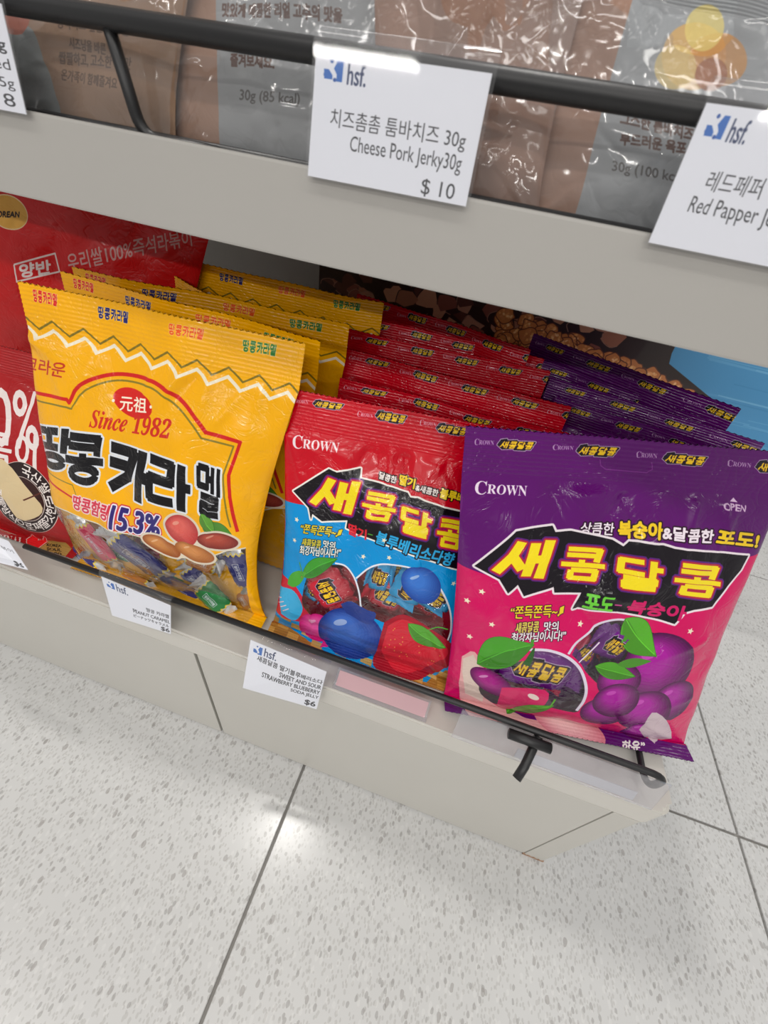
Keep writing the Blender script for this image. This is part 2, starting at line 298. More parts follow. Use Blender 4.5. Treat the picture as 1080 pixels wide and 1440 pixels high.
def art_red():
    A = Art(1080, 1300, 'c8001c')
    blue = curve([(-0.0934, 0.6213), (-0.0034, 0.6245), (0.1380, 0.6392), (0.3171, 0.6772), (0.5414, 0.7068), (0.7630, 0.7257)], 6)
    A.shape([blue+[(1.1, -.05), (-.1, -.05)]], '008fd4')
    for (c0, c1, c2), (m0, m1, m2) in ((((0.0216, 0.9570), (0.0797, 0.9625), (0.0232, 0.9704)), ((0.1013, 0.9596), (0.2024, 0.9660), (0.1043, 0.9775))), (((0.2605, 0.9559), (0.3157, 0.9579), (0.2600, 0.9710)), ((0.3284, 0.9577), (0.4291, 0.9599), (0.3278, 0.9814))), (((0.4814, 0.9638), (0.5390, 0.9665), (0.4792, 0.9787)), ((0.5457, 0.9545), (0.6490, 0.9580), (0.5458, 0.9763)))):
        crown(A, c0, c1, c2, 'e7a3b4'); mini(A, m0, m1, m2)
    for k in (1, 2):
        p = np.array((0.5457, 0.9545))+(np.array((0.5457, 0.9545))-np.array((0.3284, 0.9577)))*k; d = np.array((0.6490, 0.9580))-np.array((0.5457, 0.9545)); h = np.array((0.5458, 0.9763))-np.array((0.5457, 0.9545)); mini(A, p, p+d, p+h); crown(A, p-d*.65+h*.2, p-d*.1+h*.1, p-d*.65+h*.9, 'e7a3b4')
    crown(A, (0.0358, 0.8209), (0.2151, 0.8345), (0.0373, 0.8580), 'f4e2e6')
    A.text('달콤한', (0.3829, 0.7766), (0.4506, 0.7740), (0.3828, 0.7968), 'f6eee8', bold=1, outline=[(4, '2a1014')]); A.text('딸기', (0.4645, 0.7740), (0.5244, 0.7702), (0.4608, 0.8025), 'f5d21e', bold=2, outline=[(4, '2a1014')])
    A.text('&새콤한', (0.5312, 0.7668), (0.6193, 0.7628), (0.5296, 0.7868), 'f6eee8', bold=1, outline=[(4, '2a1014')]); A.text('블루베리', (0.6281, 0.7619), (0.7561, 0.7526), (0.6248, 0.7909), 'f5d21e', bold=2, outline=[(4, '2a1014')])
    badge = [(0.0448, 0.6714), (0.1880, 0.7770), (0.2207, 0.7717), (0.3080, 0.7984), (0.3126, 0.7674), (0.3866, 0.7636), (0.5050, 0.7535), (0.5202, 0.7423), (0.5495, 0.7471), (0.5775, 0.7402), (0.7194, 0.7268), (0.8261, 0.7154), (0.9575, 0.5308), (0.7794, 0.5401), (0.6595, 0.5577), (0.5310, 0.5711), (0.4038, 0.5822), (0.2940, 0.5944), (0.2938, 0.6217), (0.1844, 0.5949), (0.1387, 0.6118), (0.1352, 0.5906), (0.1196, 0.6298)]
    A.shape([badge], '120c12', outline=[(7, 'f1ece4')])
    for pas in (0, 1):
        for g, a, b, c in (('새', (0.1267, 0.6265), (0.3134, 0.6428), (0.1358, 0.7478)), ('콤', (0.3424, 0.6485), (0.4909, 0.6516), (0.3316, 0.7361)), ('달', (0.5099, 0.6310), (0.6497, 0.6246), (0.4865, 0.7162)), ('콤', (0.6744, 0.6090), (0.7989, 0.6022), (0.6431, 0.7042))):
            if pas == 0: A.logo(g, a, b, c, 'f4dc1c', weight=GW[g], outline=[(13, '5a1a78'), (7, 'c01f3c')])
            else: A.logo(g, a, b, c, 'f4dc1c', weight=GW[g])
    A.text('딸기', (0.3077, 0.5773), (0.3875, 0.5739), (0.3020, 0.6135), 'd81f30', bold=2); A.line([(0.3902, 0.5969), (0.4120, 0.5962)], 5, '4a9a30')
    A.text('블루베리소다향', (0.4286, 0.5720), (0.7713, 0.5440), (0.4302, 0.6168), '2aa7e0', bold=2, outline=[(5, '131018')])
    A.text('“쫀득쫀득~♬', (0.0872, 0.5304), (0.2738, 0.5571), (0.0938, 0.5642), 'e9cf2a', bold=1, outline=[(3, '16323c')]); A.text('새콤달콤', (0.1044, 0.4835), (0.1953, 0.4985), (0.1040, 0.5137), 'd9c93a', bold=1, outline=[(3, '16323c')]); A.text('맛의', (0.2075, 0.5071), (0.2608, 0.5124), (0.2059, 0.5331), 'eef0ea', bold=1, outline=[(3, '16323c')])
    A.text('최강자님이시다!”', (0.0979, 0.4474), (0.2906, 0.4849), (0.0968, 0.4839), 'eef0ea', bold=1, outline=[(3, '16323c')])
    for p in ((0.0677, 0.5726), (0.0650, 0.4931), (-0.0017, 0.3837), (0.3928, 0.5110), (0.5038, 0.5334), (0.8124, 0.4848), (-0.0085, 0.5326), (0.4636, 0.5887)): star(A, p, 13)
    # woven basket along the foot
    A.shape([[(-0.1119, 0.1030), (0.0673, 0.0669), (0.2459, 0.0197), (0.4123, -0.0151), (0.6325, 0.0009), (0.8504, 0.0167), (0.9654, 0.1677), (1.0701, -0.0948), (1, -.05), (-.05, -.05), (-.05, .2)]], 'a8702c')
    r = random.Random(4)
    for i in range(16):
        for j in range(7):
            if (i+j) % 2: continue
            x, y = i/15, .01+j*.036
            A.shape([[(x-.03, y), (x+.03, y-.006), (x+.03, y+.024), (x-.03, y+.03)]], r.choice(['d39c4c', 'c48a3c', 'dcae62']), op=.9 if y < .2-.05*x else .0)
    # cloud-edged clear window
    w1 = curve([(0.3071, 0.4590), (0.3539, 0.4485), (0.3855, 0.4198), (0.4185, 0.3638), (0.4464, 0.3016), (0.3246, 0.2265), (0.2128, 0.1983), (0.1454, 0.2402), (0.1462, 0.3592), (0.2080, 0.4326), (0.3071, 0.4590)], 5)
    w2 = curve([(0.3875, 0.4371), (0.4337, 0.4828), (0.5062, 0.5081), (0.6145, 0.5150), (0.7325, 0.4767), (0.8211, 0.4119), (0.8739, 0.3287), (0.8882, 0.2494), (0.7303, 0.3089), (0.5847, 0.2775), (0.4596, 0.3053), (0.4048, 0.3753), (0.3875, 0.4371)], 5)
    A.cut(A.cov([w1])); A.cut(A.cov([w2]))
    A.line(curve([(0.2729, 0.4586), (0.3282, 0.4560), (0.3769, 0.4262), (0.4169, 0.3694), (0.4464, 0.3016)]), 8, 'e4e2ea', film=True); A.line(curve([(0.3833, 0.4277), (0.4345, 0.4803), (0.5062, 0.5081), (0.6303, 0.5151), (0.7449, 0.4705), (0.8352, 0.3963), (0.8808, 0.3137), (0.8861, 0.2458)]), 8, 'e4e2ea', film=True)
    # cut strawberry, leaves, fruits (plain)
    A.shape([curve([(-0.0727, 0.2428), (-0.0179, 0.3115), (0.0802, 0.3107), (0.1721, 0.2512), (0.2585, 0.2090), (0.2204, 0.1486), (0.0568, 0.1237), (-0.0482, 0.1462)], 5)], 'c81f3a'); A.shape([curve([(-0.0114, 0.2585), (0.0930, 0.2823), (0.1488, 0.2188), (0.1198, 0.1329), (0.0359, 0.1388)], 5)], '3aaee0')
    for k in range(6): A.line([(-0.0429+0.0169*k, 0.2292-0.0141*k), (-0.0133+0.0173*k, 0.2440-0.0121*k)], 5, 'f0c9cc')
    leaf(A, (0.1224, 0.3600), (0.2790, 0.4766), .17, .05, '3f9a30'); A.shape(leafp((0.0469, 0.2952), (0.1419, 0.3854), .22), '4aa534', film=True); A.line([(0.1206, 0.3718), (0.0988, 0.4125)], 7, '3f9a30', film=True)
    ball(A, (0.2513, 0.1286), 118, 118, 'c81474', 'ee58a8'); A.shape([[(0.3231, 0.2337), (0.3875, 0.1367), (0.3686, 0.0461), (0.2868, 0.0147)]], 'dd2486')
    ball(A, (0.4230, 0.1527), 192, 190, '1d3484', '4470c8', rot=-.3)
    A.shape([curve([(0.3378, 0.3029), (0.3871, 0.3368), (0.4678, 0.3140), (0.5156, 0.3070), (0.5024, 0.2551), (0.4282, 0.2616), (0.3757, 0.2665)], 4)], '2a3f8a', film=True); ball(A, (0.6743, 0.4622), 110, 76, '1f479c', '3d78d0', rot=-.5)
    A.shape([curve([(0.5664, 0.2797), (0.6346, 0.3345), (0.7416, 0.3236), (0.8881, 0.2661), (0.9488, 0.2090), (0.9221, 0.1339), (0.8136, 0.0185), (0.6879, 0.0011), (0.5736, 0.0127), (0.5715, 0.1295)], 5)], 'a5162a', outline=[(1, '7d1020')], film=True); A.shape([curve([(0.5878, 0.2679), (0.6453, 0.3147), (0.7500, 0.3028), (0.8650, 0.2537), (0.9131, 0.2069), (0.8653, 0.1385), (0.7736, 0.0386), (0.6628, 0.0322), (0.5920, 0.1381)], 5)], 'cf2436', film=True)
    for i in range(26): A.ell((r.uniform(.60, .88), r.uniform(.10, .27)), 3, 4.5, 'e7a24c', op=.8)
    leaf(A, (0.6765, 0.3050), (0.8916, 0.2327), .17, -.05, '58a834'); A.line(curve([(0.7699, 0.2964), (0.8112, 0.3217), (0.8660, 0.3155)]), 6, '58a834', film=True)
    A.text('“비타민C', (0.4296, -0.0890), (0.6102, -0.0882), (0.4293, -0.0550), 'e9cf2a', bold=2, outline=[(4, '201410')]); A.text('하유”', (0.6182, -0.0918), (0.7311, -0.0890), (0.6201, -0.0555), 'f2efe8', bold=2, outline=[(4, '201410')])
    A.shade_noise(.02, 80); return A

def art_purple():
    A = Art(1200, 1400, '5a0468')
    mg = curve([(-0.0080, 0.6195), (0.0347, 0.6120), (0.1236, 0.6039), (0.3521, 0.5958), (0.7261, 0.6577), (0.8167, 0.7035), (0.9505, 0.7209), (1.0576, 0.7454)], 6)
    A.shape([mg+[(1.1, -.05), (-.1, -.05)]], 'd0005c')
    A.shape([[(-.1, -.05), (1.1, -.05), (1.1, .055), (-.1, .05)]], '5a0468')
    for (c0, c1, c2), (m0, m1, m2) in ((((0.0265, 0.9556), (0.0783, 0.9578), (0.0269, 0.9693)), ((0.0927, 0.9519), (0.1883, 0.9548), (0.0938, 0.9709))), (((0.2457, 0.9581), (0.3069, 0.9597), (0.2448, 0.9703)), ((0.3224, 0.9500), (0.4378, 0.9537), (0.3230, 0.9712))), (((0.4994, 0.9548), (0.5609, 0.9560), (0.4967, 0.9689)), ((0.5851, 0.9488), (0.7099, 0.9503), (0.5836, 0.9703))), (((0.7867, 0.9530), (0.8667, 0.9522), (0.7824, 0.9673)), ((0.8890, 0.9462), (1.0264, 0.9439), (0.8847, 0.9697)))):
        crown(A, c0, c1, c2, 'b58fbc'); mini(A, m0, m1, m2)
    crown(A, (0.0393, 0.8317), (0.1911, 0.8359), (0.0397, 0.8633), 'ecdcec')
    A.text('OPEN', (0.8039, 0.8450), (0.8852, 0.8416), (0.8017, 0.8612), 'd8b8d8', bold=1); A.shape([[(0.8278, 0.8643), (0.8527, 0.8638), (0.8396, 0.8740)]], 'e8c8e8')
    ln = [(0.3941, 0.9417), (0.4011, 0.9258), (0.4188, 0.9178), (0.5442, 0.9182), (0.5579, 0.9285), (0.5495, 0.9461)]; A.line(ln, 3, '8a3f96', op=.7)
    o = [(5, '2a0a24')]
    A.text('상큼한', (0.3653, 0.7508), (0.4694, 0.7544), (0.3659, 0.7820), 'f0e4ee', bold=1, outline=o); A.text('복숭아', (0.4860, 0.7501), (0.6254, 0.7565), (0.4842, 0.7901), 'f4cd22', bold=3, outline=o)
    A.text('&달콤한', (0.6278, 0.7566), (0.7976, 0.7560), (0.6253, 0.7896), 'f0e4ee', bold=2, outline=o); A.text('포도!', (0.8129, 0.7566), (0.9734, 0.7485), (0.8078, 0.7900), 'f4cd22', bold=3, outline=o)
    badge = [(0.0491, 0.6246), (0.1679, 0.7425), (0.2778, 0.7656), (0.2887, 0.7495), (0.3374, 0.7564), (0.4688, 0.7433), (0.5054, 0.7294), (0.5214, 0.7435), (0.6310, 0.7420), (0.6710, 0.7351), (0.9485, 0.7249), (0.9371, 0.6850), (0.9020, 0.6411), (0.8621, 0.5799), (0.7906, 0.5715), (0.7578, 0.5627), (0.7344, 0.5265), (0.6038, 0.5435), (0.5226, 0.5501), (0.3780, 0.5385), (0.3948, 0.5919), (0.3077, 0.5828), (0.3031, 0.5988), (0.2119, 0.5595), (0.1876, 0.5925), (0.1592, 0.5618), (0.1284, 0.6003)]
    A.shape([badge], '120a14', outline=[(8, 'e9dfe4')])
    for pas in (0, 1):
        for g, a, b, c in (('새', (0.1060, 0.6007), (0.2753, 0.6181), (0.1269, 0.7168)), ('콤', (0.3160, 0.6224), (0.4691, 0.6261), (0.3131, 0.7155)), ('달', (0.4939, 0.6202), (0.6558, 0.6171), (0.4839, 0.7055)), ('콤', (0.6869, 0.6147), (0.8896, 0.6002), (0.6730, 0.7069))):
            if pas == 0: A.logo(g, a, b, c, 'f4dc1c', weight=GW[g], outline=[(13, '5a1a78'), (7, 'b0203c')])
            else: A.logo(g, a, b, c, 'f4dc1c', weight=GW[g])
    A.text('포도', (0.4122, 0.5464), (0.5034, 0.5486), (0.4114, 0.5914), '6ad03a', bold=3); A.line([(0.5087, 0.5695), (0.5331, 0.5693)], 6, 'c6408a'); A.text('복숭아', (0.5526, 0.5483), (0.7608, 0.5377), (0.5582, 0.5893), 'cf1263', bold=3)
    A.text('“쫀득쫀득~♬', (0.1751, 0.4847), (0.3465, 0.5153), (0.1751, 0.5220), 'e9cf2a', bold=1, outline=[(3, '3c0a2c')]); A.text('새콤달콤', (0.1976, 0.4411), (0.2737, 0.4564), (0.1948, 0.4769), 'e2cf5a', bold=1, outline=[(3, '3c0a2c')]); A.text('맛의', (0.2918, 0.4619), (0.3383, 0.4693), (0.2891, 0.4915), 'f1e8ec', bold=1, outline=[(3, '3c0a2c')])
    A.text('최강자님이시다!”', (0.1913, 0.4039), (0.3682, 0.4409), (0.1884, 0.4390), 'f1e8ec', bold=1, outline=[(3, '3c0a2c')])
    for p in ((0.0791, 0.5474), (0.1211, 0.4470), (0.0551, 0.3757), (0.4122, 0.4970), (0.0350, 0.5048), (0.7960, 0.5104)): star(A, p, 15)
    # pale rice-cake cylinder and peach swirl at the foot, clear cloud windows
    A.shape([curve([(0.0383, 0.2828), (0.0781, 0.3245), (0.1314, 0.2437), (0.1786, 0.1156), (0.3394, 0.0346), (0.5784, 0.0511), (0.6401, -0.0098), (0.3652, -0.0781), (0.1785, -0.0413), (0.0869, 0.0155), (0.0421, 0.1617)], 4)], 'e0a4a4')
    A.shape([[(0.0441, 0.2764), (0.0749, 0.3109), (0.1367, 0.2170), (0.1492, 0.0996), (0.0762, 0.1155), (0.0464, 0.2203)]], 'd9c4b8')
    w1 = curve([(0.2736, 0.3916), (0.3287, 0.3974), (0.3934, 0.3856), (0.4503, 0.3444), (0.4833, 0.2830), (0.4980, 0.2101), (0.4849, 0.1640), (0.3558, 0.1682), (0.2396, 0.1043), (0.1325, 0.1396), (0.1169, 0.2375), (0.1618, 0.3015), (0.2532, 0.3462)], 5)
    w2 = curve([(0.4029, 0.3973), (0.4172, 0.4407), (0.4554, 0.4775), (0.4996, 0.5103), (0.5467, 0.5207), (0.6115, 0.5146), (0.6854, 0.4861), (0.7431, 0.4770), (0.8238, 0.4202), (0.8428, 0.3589), (0.7870, 0.3339), (0.6469, 0.3273), (0.5482, 0.3023), (0.4790, 0.3351), (0.4429, 0.3700)], 5)
    A.cut(A.cov([w2])); A.cut(A.cov([w1]))
    A.line(curve([(0.2571, 0.3881), (0.3287, 0.3974), (0.3934, 0.3856), (0.4463, 0.3492), (0.4828, 0.2921), (0.4959, 0.2284), (0.4911, 0.1751)]), 13, 'd8cfe0', film=True); A.line(curve([(0.3904, 0.3978), (0.4101, 0.4398), (0.4559, 0.4753), (0.4837, 0.5046), (0.5389, 0.5222), (0.6053, 0.5184)]), 10, 'd8cfe0', film=True)
    A.line([(0.4342, 0.3739), (0.4931, 0.4451)], 6, 'd8cfe0', film=True); A.line(curve([(0.7185, 0.4763), (0.7762, 0.4641), (0.8279, 0.4178), (0.8340, 0.3642), (0.8200, 0.3285)]), 10, 'd8cfe0', film=True)
    for p, r in (((0.7241, 0.3786), 165), ((0.8367, 0.2644), 110), ((0.5924, 0.3276), 95), ((0.5899, 0.1907), 105), ((0.7420, 0.2133), 125), ((0.6133, 0.2491), 105), ((0.7892, 0.1040), 90)): ball(A, p, r, r, '4c0846', 'a8189a', shine='e080d0')
    ball(A, (0.1591, 0.2113), 110, 66, '5c0a50', 'a81a84', rot=-.5)
    A.shape([curve([(0.1983, 0.2038), (0.3456, 0.2454), (0.3673, 0.1814), (0.3182, 0.0887), (0.2031, 0.1105)], 4)], 'cf1a60', film=True); A.ell((0.3178, 0.1989), 26, 18, 'e8d4cc', rot=-.3, film=True)
    ball(A, (0.5162, 0.0404), 170, 90, 'd4808e', 'f0c4c4', rot=-.2)
    leaf(A, (0.0950, 0.2755), (0.2702, 0.4090), .27, .08, '449a24'); A.shape([curve([(0.2442, 0.3295), (0.2721, 0.3991), (0.2764, 0.3656), (0.2697, 0.3274)], 4)], '2a5a24', film=True); A.line([(0.2627, 0.3971), (0.2620, 0.4274)], 12, '3f8f24', film=True)
    leaf(A, (0.5624, 0.5282), (0.6978, 0.4257), .30, -.05, '55aa2a'); leaf(A, (0.4941, 0.3694), (0.6422, 0.3537), .18, 0, '4f9c2a'); A.shape(leafp((0.5669, 0.3854), (0.6839, 0.4109), .12), '4a8a2c', film=True)
    leaf(A, (0.2612, 0.0385), (0.3995, 0.1831), .15, .05, '58a22c'); A.line([(0.3881, 0.1703), (0.3933, 0.2143)], 9, '4f9c2a', film=True)
    A.shape([curve([(0.7755, 0.1165), (0.7704, 0.2156), (0.8482, 0.1853), (0.9218, 0.0959), (0.8619, 0.0390)], 4)], 'c8b4bc', film=True)
    A.text('하유”', (0.7064, -0.0125), (0.7998, 0.0008), (0.7297, 0.0262), 'f2efe8', bold=2)
    A.shade_noise(.02, 80); return A

def art_hot():
    A = Art(900, 1200, 'a80c12')
    A.text('100%', (0.4592, 0.5609), (0.8912, 0.5985), (0.3949, 0.8050), 'eadfdc', bold=3); A.text('라볶이', (0.4709, 0.4878), (0.8837, 0.4808), (0.4533, 0.6679), 'eadfdc', bold=3)
    c = np.array((0.8039, 0.3346)); ex = np.array((0.9674, 0.3260))-c; ey = np.array((0.8157, 0.5276))-c
    def on(a, k): return c+ex*k*math.cos(a)+ey*k*math.sin(a)
    T = np.linspace(0, 2*np.pi, 50)[:-1]
    A.shape([[on(a, 1.0) for a in T]], '241012', outline=[(3, 'd8c8c0')]); A.shape([[on(a, .62) for a in T]], '33120f', outline=[(3, 'd8c8c0')])
    A.shape([curve([(0.5577, 0.5093), (0.7024, 0.5250), (0.8383, 0.3920), (0.8965, 0.3051), (0.8495, 0.2412), (0.7521, 0.2152), (0.6662, 0.3528), (0.5227, 0.4108)], 4)], 'd9c398'); A.line([(0.8034, 0.3305), (0.9072, 0.3965)], 8, '5a2a20')
    for i, chh in enumerate('국산쌀로'): 
        a = 1.45-i*.42; p = on(a, .81); rr = ex*.15*math.sin(a)-ey*.15*math.cos(a); uu = ex*.15*math.cos(a)+ey*.15*math.sin(a); A.text(chh, p-rr-uu, p+rr-uu, p-rr+uu, 'ece4e0', bold=1)
    for i, chh in enumerate('전통방식으로쪄쫄깃한'):
        a = 3.15+i*.33; p = on(a, .81); rr = -ex*.13*math.sin(a)+ey*.13*math.cos(a); uu = -ex*.13*math.cos(a)-ey*.13*math.sin(a); A.text(chh, p-rr-uu, p+rr-uu, p-rr+uu, 'ece4e0', bold=1)
    A.text('𝐎𝐑𝐈𝐆𝐈𝐍𝐀𝐋', (0.5778, -0.0678), (0.7687, -0.0218), (0.5309, -0.0132), 'e0cfc8')
    A.shape([curve([(0.8266, -0.0371), (0.7409, 0.0301), (0.7733, 0.0998), (0.7879, 0.0411), (0.8463, 0.1180), (0.8269, 0.0483), (0.8266, -0.0371)], 4)], 'e81a20', outline=[(3, 'e0cfc8')]); A.shape([[(0.8294, 0.0061), (0.8386, 0.0817), (0.9456, 0.1056), (0.9673, -0.0091), (0.8924, -0.0329)]], 'b08a48')
    for i, t in enumerate(('KOREA', 'SOUL', 'FOOD')): A.text(t, (0.8495+0.0188*i, 0.0261-0.0221*i), (0.9097+0.0183*i, 0.0432-0.0224*i), (0.8362+0.0191*i, 0.0417-0.0224*i), '2a1c10', bold=1)
    return A

def art_hot_back():
    A = Art(1000, 700, 'd01416')
    A.text('우리쌀100%즉석라볶이', (0.4578, 0.5635), (0.9388, 0.7483), (0.4314, 0.6398), 'd8a8a4', bold=1)
    A.line([(0.2240, 0.5720), (0.3852, 0.6372), (0.4107, 0.5585), (0.2395, 0.4983)], 6, 'eee0dc', close=True); A.text('양반', (0.2540, 0.5159), (0.3758, 0.5483), (0.2450, 0.5745), 'eee0dc', bold=2)
    A.ell((0.1906, 0.7720), 75, 40, 'e8b04a', rot=-.1, outline=[(3, 'f2d8a8')]); A.text('KOREAN', (0.1294, 0.7469), (0.2313, 0.7603), (0.1288, 0.7673), '2a1c10', bold=1)
    return A

def blur_text_lines(A, rows, c): 
    for t, a, b, d in rows: A.text(t, a, b, d, c, bold=1)
def art_jerky_one():
    A = Art(900, 900, '94765f')
    A.shape([curve([(0.1183, 0.4894), (0.3864, 0.4994), (0.4712, 0.3873), (0.5543, 0.1981), (0.5618, 0.0776), (0.5479, -0.0237), (0.0944, -0.0255)], 5)], '858a8a'); A.ell((0.3316, 0.5127), 60, 50, 'b06a58')
    for t, a, b, d in (('중독되고 싶은 매콤한', (0.5248, 0.5009), (0.8154, 0.5059), (0.5160, 0.5471)), ('시즈닝을 바른', (0.5832, 0.4333), (0.7360, 0.4265), (0.5776, 0.4753)), ('짭짤하고, 고소한 이 맛', (0.5413, 0.3682), (0.8382, 0.3820), (0.5395, 0.4172)), ('온가족이 함께즐겨요', (0.5542, 0.3083), (0.7883, 0.3019), (0.5547, 0.3532))): A.text(t, a, b, d, '5a4436', bold=1)
    A.shade_noise(.03, 60); return A
def art_jerky_two():
    A = Art(900, 900, '929496')
    A.shape([[(-0.0102, 0.9596), (0.1847, 0.9909), (0.2508, 0.5301), (0.2883, 0.0726), (0.0066, 0.0346)]], '9c7a66')
    for t, a, b, d in (('맛있게 매콤한 리얼 고추의 맛을', (0.2673, 0.6254), (0.8105, 0.6746), (0.2632, 0.6721)), ('느껴보고', (0.3140, 0.5329), (0.5308, 0.5416), (0.3089, 0.5778)), ('즐겨보세요.', (0.3274, 0.4551), (0.5328, 0.4740), (0.3240, 0.5010))): A.text(t, a, b, d, '55392f', bold=2)
    A.text('30g (85 kcal)', (0.3783, 0.3234), (0.6548, 0.3537), (0.3801, 0.3754), '4a4644', bold=1)
    A.shape([[(0.9489, 0.6825), (1.0046, 0.7621), (1.0350, 0.7223), (1.0214, 0.6601)]], 'c23a40')
    return A
def art_jerky_three():
    A = Art(900, 900, '907060')
    A.shade_noise(.04, 120); return A
def art_jerky_four():
    A = Art(1000, 900, '999c9f')
    A.shape([[(0.0083, 0.9810), (0.3128, 0.9666), (0.2780, 0.7505), (0.2530, 0.5517), (0.2400, 0.4287), (0.2264, 0.1238), (0.0596, 0.0255)]], 'a07e6c')
    for p, rx, ry, c in (((0.5639, 0.7499), 120, 90, 'd8a860'), ((0.6583, 0.7532), 110, 70, 'c98a4a'), ((0.5056, 0.7087), 80, 60, 'dcc078'), ((0.6447, 0.7082), 60, 45, '9a5a3a'), ((0.5805, 0.8361), 70, 60, 'dcc878')): A.ell(p, rx, ry, c, op=.75)
    for t, a, b, d in (('그스한 툼바치즈', (0.3340, 0.5032), (0.6356, 0.4923), (0.3274, 0.5449)), ('부드러운 육포', (0.3492, 0.4367), (0.6202, 0.4433), (0.3428, 0.4778))): A.text(t, a, b, d, '5a3f36', bold=2)
    A.text('30g (100 kcal)', (0.3383, 0.3298), (0.6504, 0.3336), (0.3333, 0.3760), '4a4644', bold=1)
    return A

def art_tag(lines, W=480, H=290, skew=0):
    """lines: (text, x0, x1, y0, y1, colour, bold) in millimetre-like fractions of the card"""
    A = Art(W, H, 'e0e2ea')
    for p in ((.065, .83), (.10, .93), (.125, .80)): A.ell(p, 6, 6, '1c4f9c')
    A.shape([[(.055, .87), (.085, .87), (.11, .83), (.11, .80), (.06, .80)]], '1f62b4'); A.shape([[(.135, .94), (.17, .94), (.17, .79), (.135, .79), (.135, .84), (.115, .88)]], '1f62b4')
    for t, x0, x1, y0, y1, c, b in lines: A.text(t, (x0, y0), (x1, y0), (x0, y1), c, bold=b)
    return A
def art_candy(kind):
    A = Art(320, 160, {'navy': '2c2f78', 'green': '1f7a3c', 'pink': 'd03a5c', 'amber': 'b06a1c', 'red': 'c81c34', 'blue': '2aa2dc', 'purple': '6a1080', 'magenta': 'c81450'}[kind])
    if kind in ('navy', 'green', 'pink', 'amber'):
        z = [(x, .0+i % 2*.0) for i, x in enumerate(np.linspace(0, 1, 9))]
        for side in (0, 1):
            zz = [((.14+(i % 2)*.05) if side == 0 else (.86-(i % 2)*.05), y) for i, y in enumerate(np.linspace(-.05, 1.05, 10))]
            A.shape([zz+([(-.1, 1.05), (-.1, -.05)] if side == 0 else [(1.1, 1.05), (1.1, -.05)])], 'c9ccce'); A.line(zz, 7, 'e6cc3c')
        A.line([(.33, .38), (.67, .38), (.67, .62), (.33, .62)], 3, 'c8ccd4', close=True); A.text('땅콩카라멜', (.36, .43), (.64, .43), (.36, .57), 'c8ccd4', bold=1)
    else:
        mini(A, (.22, .34), (.78, .30), (.24, .70), 2)
        if kind == 'red':
            r = random.Random(2)
            for i in range(24): A.ell((r.random(), r.random()), 2.5, 2.5, 'f0b0a8')
    return A
def art_fried():
    A = Art(1500, 520, '1d1010'); r = random.Random(5)
    def lump(x, y, s, cols):
        pts = [(x+s*(1+.25*r.uniform(-1, 1))*math.cos(a)/A.W, y+s*.8*(1+.25*r.uniform(-1, 1))*math.sin(a)/A.H) for a in np.linspace(0, 6.28, 12)[:-1]]
        A.shape([curve(pts+[pts[0]], 4)], cols[0], outline=[(2, '5a2c18')])
        for i in range(16): A.ell((x+r.gauss(0, .33)*s/A.W, y+r.gauss(0, .28)*s/A.H), s*r.uniform(.1, .24), s*r.uniform(.08, .18), r.choice(cols[1:]), rot=r.uniform(0, 3), op=.75)
    A.shape([[(.56, 1.05), (1.05, 1.05), (1.05, -.05), (.60, -.05)]], '4a93c4')
    for i in range(90):
        x = .60+r.random()*.36; y = r.random(); A.line([(x, y), (x+.1+r.random()*.15, y+r.uniform(-.01, .01))], r.uniform(1, 4), r.choice(['6fb0d8', '3a83b4', '83c0e0']), op=.45)
    A.shape([[(-.05, -.05), (.60, -.05), (.70, .44), (.605, .555), (.60, .60), (.595, .75), (.58, 1.05), (-.05, 1.05)]], '2a1814')
    for i in range(170):                                              # dark glazed pieces
        x, y = r.uniform(.0, .52), r.uniform(.3, .8); s_ = r.uniform(16, 30); a0 = r.random()*3
        pts = [(x+s_*(1+.35*r.uniform(-1, 1))*math.cos(a+a0)/A.W, y+s_*.8*(1+.35*r.uniform(-1, 1))*math.sin(a+a0)/A.H) for a in np.linspace(0, 6.28, 8)[:-1]]
        A.shape([pts], r.choice(['84483c', 'a0664e', 'b07c66', '5a3028', 'bc8468', '2c1616'])); A.line(curve(pts[:4], 4), 2, r.choice(['9a7060', '2a1614']))
    for i in range(430):                                              # golden pieces along the slanting edge
        t = r.random(); x = .33+.36*t; top = .66-.20*t; y = top-r.uniform(.01, .5)
        if x > .60 and y > .55-(x-.6)*.85: continue
        lump(x, y-.02, r.uniform(14, 24), ['c87a40', 'f6b26a', 'ffcf96', 'e89c5c', 'd2844a'])
    return A

